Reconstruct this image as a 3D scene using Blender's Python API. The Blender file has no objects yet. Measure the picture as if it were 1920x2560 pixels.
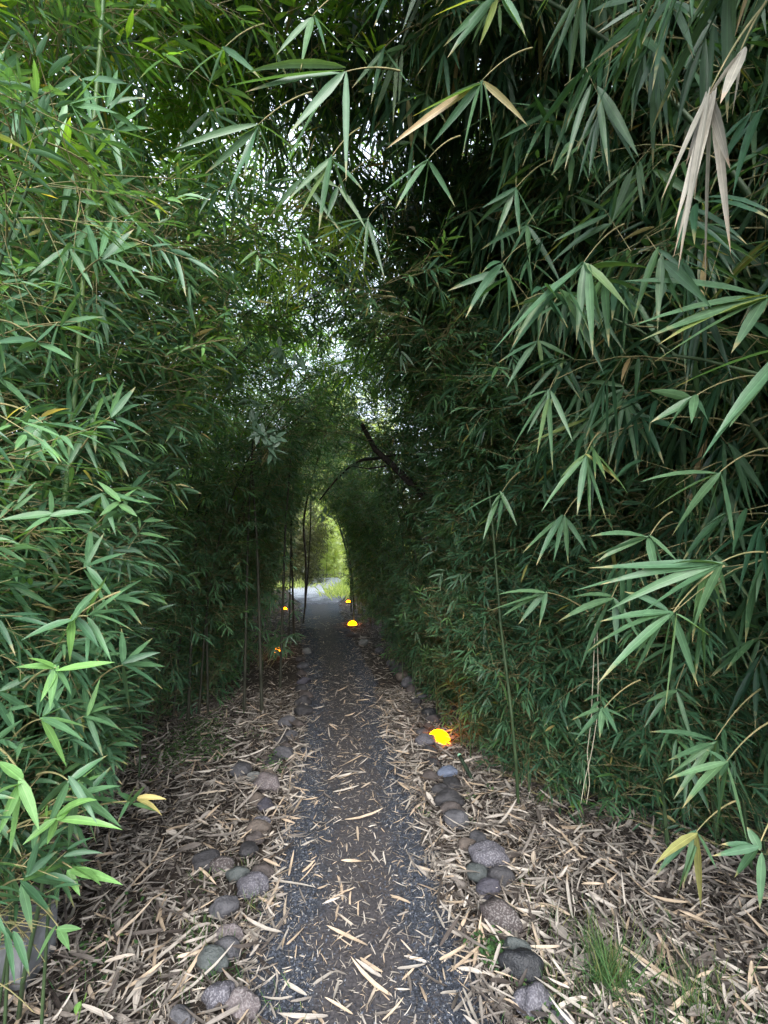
import bpy, math, random
import numpy as np
from mathutils import Vector, noise as mnoise
R = math.radians
rng = np.random.default_rng(7)
random.seed(7)
scene = bpy.context.scene
COL = scene.collection

# ------------------------------------------------------------------ camera
FPX, HC, PITCH = 1100.0, 1.5, R(4.16)          # focal length in photo pixels, eye height, upward tilt
cam_d = bpy.data.cameras.new('camera')
cam = bpy.data.objects.new('camera', cam_d); COL.objects.link(cam)
cam.location = (0, 0, HC); cam.rotation_euler = (R(90) + PITCH, 0, 0)
cam_d.sensor_fit = 'VERTICAL'; cam_d.sensor_height = 36.0; cam_d.lens = 36.0 * FPX / 2560.0
cam_d.clip_start = 0.02; cam_d.clip_end = 1000
scene.camera = cam

# ------------------------------------------------------------------ sky, light, exposure
SUN_EL, SUN_AZ = R(40), R(174)
w = bpy.data.worlds.new('World'); scene.world = w; w.use_nodes = True
wn = w.node_tree.nodes; wl = w.node_tree.links
sky = wn.new('ShaderNodeTexSky'); sky.sky_type = 'NISHITA'; sky.sun_disc = False
sky.sun_elevation = SUN_EL; sky.sun_rotation = SUN_AZ; sky.air_density = 1.0; sky.dust_density = 5.0; sky.ozone_density = 1.0
cloud = wn.new('ShaderNodeMix'); cloud.data_type = 'RGBA'; cloud.inputs[0].default_value = .6      # thin white overcast over the blue
wl.new(sky.outputs[0], cloud.inputs[6]); cloud.inputs[7].default_value = (6.2, 6.9, 7.8, 1)
wl.new(cloud.outputs[2], wn['Background'].inputs[0]); wn['Background'].inputs[1].default_value = 0.15
sl = bpy.data.lights.new('overcast_sun', 'SUN'); sl.energy = 1.3; sl.angle = R(40); sl.color = (.93, .98, 1)
so = bpy.data.objects.new('overcast_sun', sl); COL.objects.link(so)
sd = Vector((math.sin(SUN_AZ) * math.cos(SUN_EL), math.cos(SUN_AZ) * math.cos(SUN_EL), math.sin(SUN_EL)))
so.rotation_euler = sd.to_track_quat('Z', 'Y').to_euler()
scene.view_settings.view_transform = 'Standard'; scene.view_settings.look = 'None'
scene.view_settings.exposure = 2.15; scene.view_settings.gamma = 1.0
scene.cycles.max_bounces = 7; scene.cycles.diffuse_bounces = 3; scene.cycles.glossy_bounces = 2
scene.cycles.transmission_bounces = 4

# ------------------------------------------------------------------ helpers
CP, SP = math.cos(PITCH), math.sin(PITCH)
def ray(px, py):
    u, v = (px - 960) / FPX, (1280 - py) / FPX
    return np.array([u, CP - v * SP, SP + v * CP])
def G(px, py, z=0.0):
    r = ray(px, py); t = (z - HC) / r[2]
    return np.array([r[0] * t, r[1] * t, z])
def P(px, py, y):
    r = ray(px, py); t = y / r[1]
    return np.array([r[0] * t, y, HC + r[2] * t])
def unit(a): return a / (np.linalg.norm(a, axis=-1, keepdims=True) + 1e-9)

def link(name, me, mat, parent=None):
    o = bpy.data.objects.new(name, me); COL.objects.link(o)
    if mat is not None: me.materials.append(mat)
    if parent is not None: o.parent = parent
    return o
def tag(o, label=None, cat=None, group=None, kind=None):
    if label: o['label'] = label
    if cat: o['category'] = cat
    if group: o['group'] = group
    if kind: o['kind'] = kind
    return o
def empty(name, loc, label, cat, group=None):
    o = bpy.data.objects.new(name, None); o.empty_display_size = .1; COL.objects.link(o); o.location = loc
    return tag(o, label, cat, group)

def np_mesh(name, verts, polys, smooth=True, attr=None):
    """polys: list of (m,k) int arrays"""
    me = bpy.data.meshes.new(name)
    verts = np.ascontiguousarray(verts, dtype=np.float32)
    me.vertices.add(len(verts)); me.vertices.foreach_set('co', verts.ravel())
    loops = np.concatenate([p.ravel() for p in polys]).astype(np.int32)
    tot = np.concatenate([np.full(len(p), p.shape[1], np.int32) for p in polys])
    st = np.concatenate([[0], np.cumsum(tot)[:-1]]).astype(np.int32)
    me.loops.add(len(loops)); me.loops.foreach_set('vertex_index', loops)
    me.polygons.add(len(tot)); me.polygons.foreach_set('loop_start', st)
    me.polygons.foreach_set('loop_total', tot)
    me.polygons.foreach_set('use_smooth', np.full(len(tot), smooth))
    if attr is not None:
        a = me.attributes.new('leaf', 'FLOAT_VECTOR', 'POINT')
        a.data.foreach_set('vector', np.ascontiguousarray(attr, dtype=np.float32).ravel())
    me.update(calc_edges=True); return me

# leaf shapes: rows of (t, half width, columns)
def leaf_mesh(name, L, fine=False, strip=False):
    B, D, N, ln, wd, dr, ti = [np.concatenate(x) for x in zip(*L)]
    n = len(B); D = unit(D); N = unit(N - (N * D).sum(1, keepdims=True) * D); S = np.cross(D, N)
    if fine:
        rows = [(.0, .10), (.10, .62), (.30, 1.), (.55, .88), (.80, .47), (1., .0)]
        if strip: rows = [(.0, .35), (.10, .80), (.38, 1.), (.70, .88), (.90, .5), (1., .06)]
        tw = rng.normal(0, .9 if strip else .45, n); bend = rng.normal(0, .10, n) if strip else np.zeros(n)
        V, A = [], []
        for i, (t, hw) in enumerate(rows):
            c = B + D * (ln * t)[:, None] - np.array([0, 0, 1.]) * (dr * ln * t * t)[:, None]
            c = c + S * (bend * ln * t * t)[:, None]; ang = tw * t; S2 = S * np.cos(ang)[:, None] + N * np.sin(ang)[:, None]
            h = (wd * .5 * hw)[:, None]
            for k in (-1, 0, 1):
                V.append(c + S2 * h * k + N * (h * (.22 if k else -.1)))
                A.append(np.stack([np.full(n, t), np.full(n, float(k)), ti], 1))
        m = len(V); V = np.stack(V, 1).reshape(-1, 3); A = np.stack(A, 1).reshape(-1, 3)
        off = (np.arange(n) * m)[:, None]
        q = [[3*i+k, 3*i+k+1, 3*i+k+4, 3*i+k+3] for i in range(len(rows)-1) for k in (0, 1)]
        polys = [(off[:, None, :] + np.array(q)[None]).reshape(-1, 4)]
    else:
        V, A = [], []
        for t, hw, ks in [(0, 0, (0,)), (.28, 1, (-1, 1)), (.65, .8, (-1, 1)), (1, 0, (0,))]:
            c = B + D * (ln * t)[:, None] - np.array([0, 0, 1.]) * (dr * ln * t * t)[:, None]
            for k in ks:
                V.append(c + S * (wd * .5 * hw * k)[:, None])
                A.append(np.stack([np.full(n, float(t)), np.full(n, float(k)), ti], 1))
        V = np.stack(V, 1).reshape(-1, 3); A = np.stack(A, 1).reshape(-1, 3)
        off = (np.arange(n) * 6)[:, None]
        polys = [off + np.array([[0, 2, 1]]), off + np.array([[1, 2, 4, 3]]), off + np.array([[3, 4, 5]])]
    return np_mesh(name, V, polys, True, A)

def tubes_mesh(name, paths, sides=5):
    """paths: list of (pts (n,m,3), rad (n,m)) batches"""
    Vs, Ps, o = [], [], 0
    for pts, rad in paths:
        n, m, _ = pts.shape
        T = unit(np.gradient(pts, axis=1))
        ref = np.where(np.abs(T[:, :1, 2:3]) > .9, np.array([1., 0, 0]), np.array([0, 0, 1.]))
        X = unit(np.cross(T, np.broadcast_to(ref, T.shape))); Y = np.cross(T, X)
        a = np.arange(sides) / sides * 2 * np.pi
        ring = pts[:, :, None] + rad[:, :, None, None] * (X[:, :, None] * np.cos(a)[:, None] + Y[:, :, None] * np.sin(a)[:, None])
        Vs.append(ring.reshape(-1, 3))
        idx = np.arange(n * m * sides).reshape(n, m, sides) + o
        nx = np.roll(idx, -1, 2)
        Ps.append(np.stack([idx[:, :-1], nx[:, :-1], nx[:, 1:], idx[:, 1:]], -1).reshape(-1, 4))
        if sides > 4: Ps.append(idx[:, -1, :])
        o += n * m * sides
    quads = np.concatenate([p for p in Ps if p.shape[-1] == 4]); polys = [quads]
    caps = [p for p in Ps if p.shape[-1] == sides and sides > 4]
    if caps: polys.append(np.concatenate(caps))
    return np_mesh(name, np.concatenate(Vs), polys, True)

# ------------------------------------------------------------------ materials
def nodes_mat(name):
    m = bpy.data.materials.new(name); m.use_nodes = True
    nt = m.node_tree; return m, nt, nt.nodes, nt.links, nt.nodes['Principled BSDF']
def ramp(nd, stops):
    r = nd.new('ShaderNodeValToRGB'); e = r.color_ramp.elements
    e[0].position, e[0].color = stops[0][0], (*stops[0][1], 1)
    e[1].position, e[1].color = stops[-1][0], (*stops[-1][1], 1)
    for p, c in stops[1:-1]:
        x = e.new(p); x.color = (*c, 1)
    return r
def math_node(nd, lk, op, a, b=None, clamp=False):
    n = nd.new('ShaderNodeMath'); n.operation = op; n.use_clamp = clamp
    for i, v in enumerate((a, b)):
        if v is None: continue
        if isinstance(v, (int, float)): n.inputs[i].default_value = v
        else: lk.new(v, n.inputs[i])
    return n.outputs[0]
def mixc(nd, lk, fac, a, b, mode='MIX'):
    n = nd.new('ShaderNodeMix'); n.data_type = 'RGBA'; n.blend_type = mode
    for s, v in ((n.inputs[0], fac), (n.inputs[6], a), (n.inputs[7], b)):
        if isinstance(v, (int, float)): s.default_value = v
        elif isinstance(v, tuple): s.default_value = (*v, 1)
        else: lk.new(v, s)
    return n.outputs[2]

def leaf_mat(name, stops, trans=.34, tcol=(1.7, 1.6, .5), rough=.42, tip=.5, tipcol=(.32, .26, .12), spec=.42):
    m, nt, nd, lk, bs = nodes_mat(name)
    at = nd.new('ShaderNodeAttribute'); at.attribute_name = 'leaf'
    sp = nd.new('ShaderNodeSeparateXYZ'); lk.new(at.outputs['Vector'], sp.inputs[0])
    rp = ramp(nd, stops); lk.new(sp.outputs[2], rp.inputs[0])
    # pale midrib and fine parallel veins
    ac = math_node(nd, lk, 'ABSOLUTE', sp.outputs[1])
    vein = math_node(nd, lk, 'MULTIPLY', math_node(nd, lk, 'SINE', math_node(nd, lk, 'MULTIPLY', sp.outputs[1], 22.)), .10)
    rib = math_node(nd, lk, 'MULTIPLY', math_node(nd, lk, 'LESS_THAN', ac, .10), .35)
    br = math_node(nd, lk, 'ADD', math_node(nd, lk, 'ADD', vein, rib), 1.)
    gc = nd.new('ShaderNodeTexCoord'); nz = nd.new('ShaderNodeTexNoise'); nz.inputs['Scale'].default_value = 38; nz.inputs['Detail'].default_value = 3
    lk.new(gc.outputs['Object'], nz.inputs['Vector'])
    br2 = math_node(nd, lk, 'MULTIPLY', br, math_node(nd, lk, 'ADD', math_node(nd, lk, 'MULTIPLY', nz.outputs[0], .7), .65))
    cmb = nd.new('ShaderNodeCombineXYZ')
    for i in range(3): lk.new(br2, cmb.inputs[i])
    c = mixc(nd, lk, 1., rp.outputs[0], cmb.outputs[0], 'MULTIPLY')
    # dry tips and blotches on part of the leaves
    fr = math_node(nd, lk, 'FRACT', math_node(nd, lk, 'MULTIPLY', sp.outputs[2], 37.7))
    sick = math_node(nd, lk, 'GREATER_THAN', fr, 1 - tip)
    tf = nd.new('ShaderNodeMapRange'); tf.inputs[1].default_value = .78; tf.inputs[2].default_value = 1.02
    lk.new(math_node(nd, lk, 'ADD', sp.outputs[0], math_node(nd, lk, 'MULTIPLY', math_node(nd, lk, 'SUBTRACT', nz.outputs[0], .5), .5)), tf.inputs[0])
    c = mixc(nd, lk, math_node(nd, lk, 'MULTIPLY', tf.outputs[0], sick), c, tipcol)
    lk.new(c, bs.inputs['Base Color']); bs.inputs['Roughness'].default_value = rough; bs.inputs['Specular IOR Level'].default_value = spec
    tr = nd.new('ShaderNodeBsdfTranslucent'); lk.new(mixc(nd, lk, 1., c, tcol, 'MULTIPLY'), tr.inputs[0])
    mx = nd.new('ShaderNodeMixShader'); mx.inputs[0].default_value = trans
    lk.new(bs.outputs[0], mx.inputs[1]); lk.new(tr.outputs[0], mx.inputs[2]); lk.new(mx.outputs[0], nd['Material Output'].inputs[0])
    return m
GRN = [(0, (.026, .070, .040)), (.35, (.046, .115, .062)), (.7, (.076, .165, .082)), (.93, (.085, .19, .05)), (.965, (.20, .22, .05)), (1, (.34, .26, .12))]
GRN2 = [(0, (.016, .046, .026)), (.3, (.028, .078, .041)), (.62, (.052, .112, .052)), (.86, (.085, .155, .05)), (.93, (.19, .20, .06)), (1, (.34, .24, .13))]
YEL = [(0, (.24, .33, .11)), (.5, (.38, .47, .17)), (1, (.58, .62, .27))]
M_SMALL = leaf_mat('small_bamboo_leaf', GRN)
M_BIG = leaf_mat('large_bamboo_leaf', GRN2, tip=.6)  # darkened copy, shade of the upper right hollows put into the colour
M_LIT = leaf_mat('lit_bamboo_leaf', [(0, (.034, .088, .048)), (.4, (.060, .138, .072)), (.75, (.100, .205, .096)), (.93, (.17, .34, .09)), (.965, (.28, .30, .09)), (1, (.42, .32, .15))])  # lighter copy of the small leaf, daylight put into the colour
M_BIG_LIT = leaf_mat('sunlit_large_leaf', [(0, (.034, .085, .048)), (.4, (.060, .132, .072)), (.75, (.100, .185, .090)), (.93, (.22, .27, .08)), (1, (.42, .30, .17))], tip=.6)  # lighter copy of the large leaf with its highlights put into the colour
M_LIME = leaf_mat('backlit_lime_leaf', [(0, (.09, .19, .035)), (.6, (.17, .29, .05)), (1, (.30, .36, .07))], trans=.7, tcol=(2.1, 2.0, .6))  # sky glow through the leaves put into the lime colour and strong translucency
M_BACK = leaf_mat('backlit_roof_leaf', [(0, (.04, .105, .032)), (.5, (.08, .18, .045)), (.93, (.12, .22, .05)), (1, (.34, .26, .10))], trans=.55, tcol=(2.2, 2.0, .5))  # roof leaves with backlight put into a lighter, yellower colour
M_YEL = leaf_mat('daylit_bamboo_leaf', YEL, trans=.4, tip=.1)  # yellow-green leaf with the open daylight past the exit put into its colour
M_DRY = leaf_mat('dry_leaf', [(0, (.024, .019, .017)), (.3, (.062, .051, .046)), (.5, (.165, .145, .13)), (.82, (.40, .36, .32)), (1, (.36, .25, .15))], trans=.12, tcol=(1, .9, .7), rough=.6, tip=.3, tipcol=(.15, .1, .06), spec=.25)
M_PALE = leaf_mat('bleached_leaf', [(0, (.15, .14, .115)), (1, (.27, .25, .205))], trans=.15, tcol=(1, .95, .8), rough=.6, tip=.5, tipcol=(.3, .2, .12))
M_GRASS = leaf_mat('grass_blade', [(0, (.03, .075, .03)), (.7, (.07, .14, .05)), (1, (.2, .2, .09))], tip=.4)
M_BROAD = leaf_mat('broad_leaf', [(0, (.05, .11, .07)), (1, (.11, .18, .13))], tip=.1)

def simple_mat(name, c1, c2, scale=20, rough=.6, bump=.2, stretch=None, spec=.3, detail=6):
    m, nt, nd, lk, bs = nodes_mat(name)
    tc = nd.new('ShaderNodeTexCoord'); nz = nd.new('ShaderNodeTexNoise'); nz.inputs['Scale'].default_value = scale; nz.inputs['Detail'].default_value = detail
    src = tc.outputs['Object']
    if stretch:
        mp = nd.new('ShaderNodeMapping'); mp.inputs['Scale'].default_value = stretch; lk.new(src, mp.inputs[0]); src = mp.outputs[0]
    lk.new(src, nz.inputs['Vector'])
    rp = ramp(nd, [(.32, c1), (.68, c2)]); lk.new(nz.outputs[0], rp.inputs[0]); lk.new(rp.outputs[0], bs.inputs['Base Color'])
    bp = nd.new('ShaderNodeBump'); bp.inputs['Strength'].default_value = bump; bp.inputs['Distance'].default_value = .01
    lk.new(nz.outputs[0], bp.inputs['Height']); lk.new(bp.outputs[0], bs.inputs['Normal'])
    bs.inputs['Roughness'].default_value = rough; bs.inputs['Specular IOR Level'].default_value = spec
    return m
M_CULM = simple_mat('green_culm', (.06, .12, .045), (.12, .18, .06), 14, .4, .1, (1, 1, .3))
M_CULMS = simple_mat('dark_green_culm', (.022, .045, .02), (.05, .08, .035), 14, .5, .1, (1, 1, .3))  # darker green, so the culms stand out less
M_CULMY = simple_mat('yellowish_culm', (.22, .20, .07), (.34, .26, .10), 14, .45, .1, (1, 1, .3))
M_CULMD = simple_mat('dark_culm', (.018, .02, .014), (.05, .05, .035), 14, .6, .2, (1, 1, .3))  # one dark tone for bare and left wall culms
M_CULMG = simple_mat('grey_culm', (.16, .17, .14), (.28, .28, .24), 20, .6, .2, (1, 1, .3))
M_TWIG = simple_mat('twig', (.13, .14, .06), (.27, .22, .11), 30, .6, .1)
M_BARK = simple_mat('dark_bark', (.015, .013, .012), (.045, .04, .035), 40, .9, .6)

# ------------------------------------------------------------------ path centre line and the clear space of the tunnel
YC = np.array([-3, 0, 1.4, 2.6, 3.6, 4.85, 6.5, 8.25, 10, 11.8, 13.2, 15, 18])
XC = np.array([.05, .02, -.04, -.17, -.30, -.47, -.78, -1.10, -1.42, -1.72, -1.95, -2.0, -1.2])
def xc(y): return np.interp(y, YC, XC)
def clear(p):
    """how far inside the walked-free space (1 = centre, <0 = in the walls)"""
    x, y, z = p[..., 0] - xc(p[..., 1]), p[..., 1], p[..., 2]
    hl = np.interp(y, [-1, .6, 1.2, 1.7, 2.2, 3.2, 4.5, 6, 9, 11], [.6, .70, .78, .88, .90, .70, .60, .58, .55, .64])
    hl_low = np.interp(y, [-1, .6, 1.2, 1.7, 2.4, 3.4, 4.2, 6, 9], [.6, .75, .85, 1.35, 1.9, 1.6, 1.1, .75, .65])
    hr = np.interp(y, [-1, .6, 1.2, 1.7, 2.6, 3.2, 4.5, 6, 8, 9.5, 11], [.5, .5, .6, .75, .74, .66, .58, .50, .46, .56, .66])
    hr_low = np.interp(y, [-1, .6, 1.2, 2.0, 2.4, 3.0, 4.5, 6, 9], [.6, 1.2, 1.9, 2.0, 1.15, .86, .74, .62, .6])
    top = np.interp(y, [-1, .6, 1.2, 2.0, 3.5, 5, 7, 9, 11.5], [2.2, 2.25, 2.45, 2.75, 2.80, 2.45, 2.2, 2.1, 2.4])
    k = np.clip((z - .25) / .55, 0, 1)
    h = np.where(x < 0, hl_low * (1 - k) + hl * k, hr_low * (1 - k) + hr * k)
    return 1 - ((np.abs(x) / h) ** 2.6 + (np.clip(z, 0, None) / top) ** 3.2)
def openness(p):
    """share of leafy twigs kept: the roof of leaves is thin over the path and to the left, thick on the right"""
    x, y, z = p[..., 0] - xc(p[..., 1]), p[..., 1], p[..., 2]
    t = np.clip((z - 1.9) / .7, 0, 1)
    right = np.clip((x - .35) / .6, 0, 1) * np.clip((6.0 - y) / 1.5, 0, 1)
    k = np.interp(y, [0, 2.5, 3.8, 4.8, 8, 9.6], [.90, .80, .58, .46, .62, .62]) ; k = k + (.95 - k) * right
    k = np.where((x < -.3) & (y < 4), k * .8, k)
    k = np.where((x > -1.3) & (x < .35) & (y > 2.3) & (y < 4.6) & (z > 3.35), k * .5, k)      # a bright thin spot in the roof
    low = (y < 1.9) & (p[..., 0] < 0) & (z < .66)      # the leaves at the left edge stop at knee height
    return np.where(low, 0., 1 - t * (1 - k))
def cam_far(p, d=.62): return np.linalg.norm(p - np.array([0, 0, HC]), axis=-1) > d

# ------------------------------------------------------------------ bamboo
def culm_curve(base, az, H, arch, p=2.2, m=22, wob=.03, lean=.0):
    s = np.linspace(0, 1, m)
    th = lean + arch * s ** p
    seg = H / (m - 1)
    h = np.concatenate([[0], np.cumsum(np.sin(th[:-1]) * seg)]); z = np.concatenate([[0], np.cumsum(np.cos(th[:-1]) * seg)])
    w1, w2 = rng.normal(0, wob, 2)
    d = np.array([math.cos(az), math.sin(az)])
    x = base[0] + d[0] * h + w1 * np.sin(s * 5) * s; y = base[1] + d[1] * h + w2 * np.sin(s * 4 + 1) * s
    return np.stack([x, y, base[2] + z], 1)
def culm_rad(m, r0, r1, node_every=2):
    s = np.linspace(0, 1, m); return r0 + (r1 - r0) * s ** 1.2
def culm_mesh(name, pts, r0, r1, sides=8):
    # resample with node swellings
    L = np.concatenate([[0], np.cumsum(np.linalg.norm(np.diff(pts, axis=0), axis=1))])
    q = [0]; nodes = np.arange(min(.12, L[-1] * .5), L[-1], .24)
    for nn in nodes: q += [nn - .012, nn, nn + .012]
    q = np.array([v for v in q if v < L[-1]] + [L[-1]])
    pp = np.stack([np.interp(q, L, pts[:, i]) for i in range(3)], 1)
    rr = r0 + (r1 - r0) * (q / L[-1]) ** 1.2
    isn = np.array([np.min(np.abs(nodes - v)) < .002 for v in q])
    rr = rr * np.where(isn, 1.22, 1.0)
    return tubes_mesh(name, [(pp[None], rr[None])], sides)

def spray_leaves(O, D, k, ln, wd, g=.35, fan=60, tl=.10, noise=.25, tint=(0, 1), up=1.0):
    """leafy twig ends: n sprays of k leaves"""
    n = len(O); D = unit(D)
    N = unit(np.array([0, 0, 1.]) * up + rng.normal(0, .45, (n, 3)))
    N = unit(N - (N * D).sum(1, keepdims=True) * D); Lt = np.cross(D, N)
    out = []
    base_t = rng.beta(2.2, 2.2, n) * (tint[1] - tint[0]) + tint[0]
    for j in range(k):
        u = j / max(1, k - 1)
        a = np.radians(fan * (1 - u) ** .8 + rng.normal(0, 9, n)); side = 1 if j % 2 else -1
        if j == k - 1: a = np.radians(rng.normal(0, 8, n))
        dd = D * np.cos(a)[:, None] + Lt * (side * np.sin(a))[:, None] + rng.normal(0, noise * .5, (n, 3))
        dd[:, 2] -= g * rng.uniform(.5, 1.4, n)
        dd = unit(dd)
        nn = N + rng.normal(0, noise, (n, 3))
        l = ln * rng.uniform(.65, 1.15, n) * (.8 + .25 * math.sin(u * 3.0)); wdd = wd * rng.uniform(.8, 1.15, n) * l / ln
        ti = np.clip(base_t * .92 + rng.normal(0, .05, n), 0, .93)
        ti = np.where(rng.random(n) < .012, rng.uniform(.93, 1, n), ti)
        keep = rng.random(n) < .93
        b = O + D * (tl * u) + rng.normal(0, .004, (n, 3))
        out.append(tuple(x[keep] for x in (b, dd, nn, l, wdd, rng.uniform(.05, .45, n), ti)))
    return [np.concatenate(x) for x in zip(*out)]

class Plant:
    def __init__(s, base, kind='small'):
        s.base = np.array(base, float); s.kind = kind; s.culms = []; s.L = []; s.T = []
        big = kind == 'big'
        s.ln, s.wd, s.k, s.g, s.fan, s.tl = (.20, .021, 6, .75, 55, .07) if big else (.092, .0140, 7, .08, 64, .11)
    def culm(s, pts, r0=.012, r1=.003, mat=None, hidden=False):
        s.culms.append((pts, r0, r1, mat))
    def branches(s, pts, s0=.15, s1=1., step=.16, nb=2, bl=.6, dens=1., bias=None, trim=0., jit=.25, up=.5, lmul=1.):
        L = np.concatenate([[0], np.cumsum(np.linalg.norm(np.diff(pts, axis=0), axis=1))])
        q = np.arange(L[-1] * s0, L[-1] * s1, step); q = np.repeat(q, nb); n = len(q)
        if n == 0: return
        q = q + rng.normal(0, step * .2, n)
        O = np.stack([np.interp(q, L, pts[:, i]) for i in range(3)], 1)
        az = rng.uniform(0, 2 * np.pi, n)
        D = np.stack([np.cos(az), np.sin(az), rng.uniform(.1, 1.0, n) * up], 1)
        if bias is not None: D = D + np.array(bias)
        D = unit(D)
        bl_ = bl * rng.uniform(.45, 1.15, n) * (1 - .35 * (q / L[-1]))
        t = np.linspace(0, 1, 6)
        sag = .45 if s.kind == 'big' else .22
        pth = O[:, None] + D[:, None] * (bl_[:, None] * t)[..., None] - np.array([0, 0, 1.]) * (sag * bl_[:, None] * t ** 2)[..., None]
        cf = 1.0 if s.kind == 'big' else .6
        ok = (clear(pth[:, -1]) < .12) & cam_far(pth[:, -1], cf) & cam_far(pth[:, 3], cf)
        pth = pth[ok]; bl_ = bl_[ok]
        if not len(pth): return
        s.T.append((pth, np.linspace(.0026, .0009, 6)[None] * np.ones((len(pth), 1)) * (1.3 if s.kind == 'big' else 1)))
        # sprays along each branch
        ns = max(2, int(round(bl / (.15 if s.kind == 'big' else .095) * dens)))
        for j in range(ns):
            u = .18 + .82 * (j + rng.random(len(pth))) / ns; u = np.clip(u, 0, 1)
            f = u * 5; i0 = np.clip(f.astype(int), 0, 4); fr = (f - i0)[:, None]
            ar = np.arange(len(pth))
            o = pth[ar, i0] * (1 - fr) + pth[ar, i0 + 1] * fr
            bd = unit(pth[ar, i0 + 1] - pth[ar, i0])
            d = unit(bd * .8 + rng.normal(0, .6, (len(pth), 3)) + np.array([0, 0, -.15 if s.kind == 'big' else .1]))
            tw = rng.uniform(.03, .14, len(pth))
            o2 = o + d * tw[:, None]
            end = o2 + d * (s.ln * .9 * lmul) - np.array([0, 0, 1.]) * s.g * s.ln * .5
            k2 = (rng.random(len(end)) < openness(end)) & (clear(end) < trim + rng.uniform(0, .10, len(end))) & (o2[:, 2] > .03) & cam_far(end, cf)
            if not k2.any(): continue
            s.T.append((np.stack([o[k2], o2[k2], o2[k2] + d[k2] * s.tl], 1), np.array([[.0013, .001, .0005]]) * np.ones((k2.sum(), 1))))
            s.L.append(spray_leaves(o2[k2], d[k2], s.k, s.ln * lmul, s.wd * lmul, s.g, s.fan, s.tl))
    def hero(s, node, tips, wd=None, stem=None, tint=None, droop=.12):
        """a spray whose leaves run from node to each tip"""
        node = np.array(node, float); tips = np.array(tips, float); n = len(tips)
        B = node + rng.normal(0, .004, (n, 3)); Dv = tips - B; ln = np.linalg.norm(Dv, axis=1)
        dr = np.clip(rng.normal(droop, .07, n), .0, .35)
        D = unit(Dv + np.array([0, 0, 1.]) * (dr * ln)[:, None])
        view = unit(np.array([0, 0, HC]) - node)
        N = unit(view * rng.uniform(.5, 1.2, (n, 1)) + np.array([0, 0, .9]) + rng.normal(0, .45, (n, 3)))
        wd = (.021 if s.kind == 'big' else .0165) if wd is None else wd
        ti = np.clip(rng.normal(.55, .14, n), .1, .9) if tint is None else np.broadcast_to(np.array(tint, float), (n,)).copy()
        s.L.append([B, D, N, ln, np.full(n, wd) * rng.uniform(.8, 1.15, n), dr, ti])
        if stem is not None:
            st = np.array(stem, float); m = 8; t = np.linspace(0, 1, m)[:, None]
            pp = st * (1 - t) + node * t + np.array([0, 0, 1.]) * (4 * t * (1 - t) * np.linalg.norm(st - node) * .06)
            s.T.append((pp[None], np.linspace(.0032, .0014, m)[None]))
    def build(s, name, label, cat, group=None, fine=False, mat=None, culm_mat=None, leaf_name='foliage'):
        e = empty(name, tuple(s.base), label, cat, group); b = s.base
        for pts, r0, r1, cm in s.culms:
            link('culm', culm_mesh('culm', pts - b, r0, r1, 8 if fine else 6), cm or culm_mat or M_CULMS, e)
        if s.T and sum(len(p) for p, r in s.T) <= 100:
            for p, r in s.T: link('twig', tubes_mesh('twig', [(p - b, r)], 5), M_TWIG, e)
        elif s.T:
            T = [(p - b, r) for p, r in s.T]
            link('twigs', tubes_mesh('twigs', T, 4 if fine else 3), M_TWIG, e)
        if s.L:
            L = [[l[0] - b] + list(l[1:]) for l in s.L]
            m = mat or (M_BIG if s.kind == 'big' else M_SMALL)
            link(leaf_name, leaf_mesh('foliage', L, fine), m, e)
        return e

def face_in(x, y):      # azimuth from a standing place towards the path
    return math.pi if x > xc(y) else 0.0

NLEAF = 0
def clump(x, y, label, n=5, H=(3.2, 4.6), arch=(1.0, 1.7), kind='small', fine=False, group=None, s0=.12, bl=.6, nb=2, step=.16,
          dens=1., spread=.22, trim=0., mat=None, culm_mat=None, azj=.5, lmul=1., p=2.0, lean=.05, name='bamboo_clump', az=None, up=.5, r=.012):
    pl = Plant((x, y, 0), kind); a0 = face_in(x, y) if az is None else az
    for i in range(n):
        b = np.array([x + rng.normal(0, spread), y + rng.normal(0, spread * 1.1), 0.])
        c = culm_curve(b, a0 + rng.normal(0, azj), rng.uniform(*H), rng.uniform(*arch), p, lean=lean)
        if (clear(c) > .25).any():
            c = c[:max(1, int(np.argmax(clear(c) > .25)))]
            if len(c) < 4: continue
        pl.culm(c, r * rng.uniform(.8, 1.25), .0025)
        pl.branches(c, s0 if not isinstance(s0, tuple) else rng.uniform(*s0), 1., step, nb, bl, dens, trim=trim, lmul=lmul, up=up)
    o = pl.build(name, label, 'bamboo', group, fine, mat, culm_mat)
    return o

# ================================================================== SETTING
exec_parts = True
def ground_h(x, y): 
    return 0.0
def sheet(name, x0, x1, y0, y1, nx, ny, z, hf, mat):
    xs, ys = np.linspace(x0, x1, nx), np.linspace(y0, y1, ny); X, Y = np.meshgrid(xs, ys)
    Z = z + hf(X, Y); V = np.stack([X, Y, Z], -1).reshape(-1, 3)
    i = np.arange(nx * ny).reshape(ny, nx)
    q = np.stack([i[:-1, :-1], i[:-1, 1:], i[1:, 1:], i[1:, :-1]], -1).reshape(-1, 4)
    return link(name, np_mesh(name, V, [q]), mat)
def bumpf(X, Y): return .006 * np.sin(X * 9 + Y * 3) * np.sin(Y * 7 - X * 2) + .004 * np.sin(X * 23 + 1) * np.sin(Y * 19)
M_SOIL = simple_mat('soil', (.018, .014, .012), (.06, .047, .038), 30, .95, .8, detail=10)
M_TERR = simple_mat('terrain_soil', (.03, .035, .02), (.06, .07, .035), 3, .95, .5)
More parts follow.
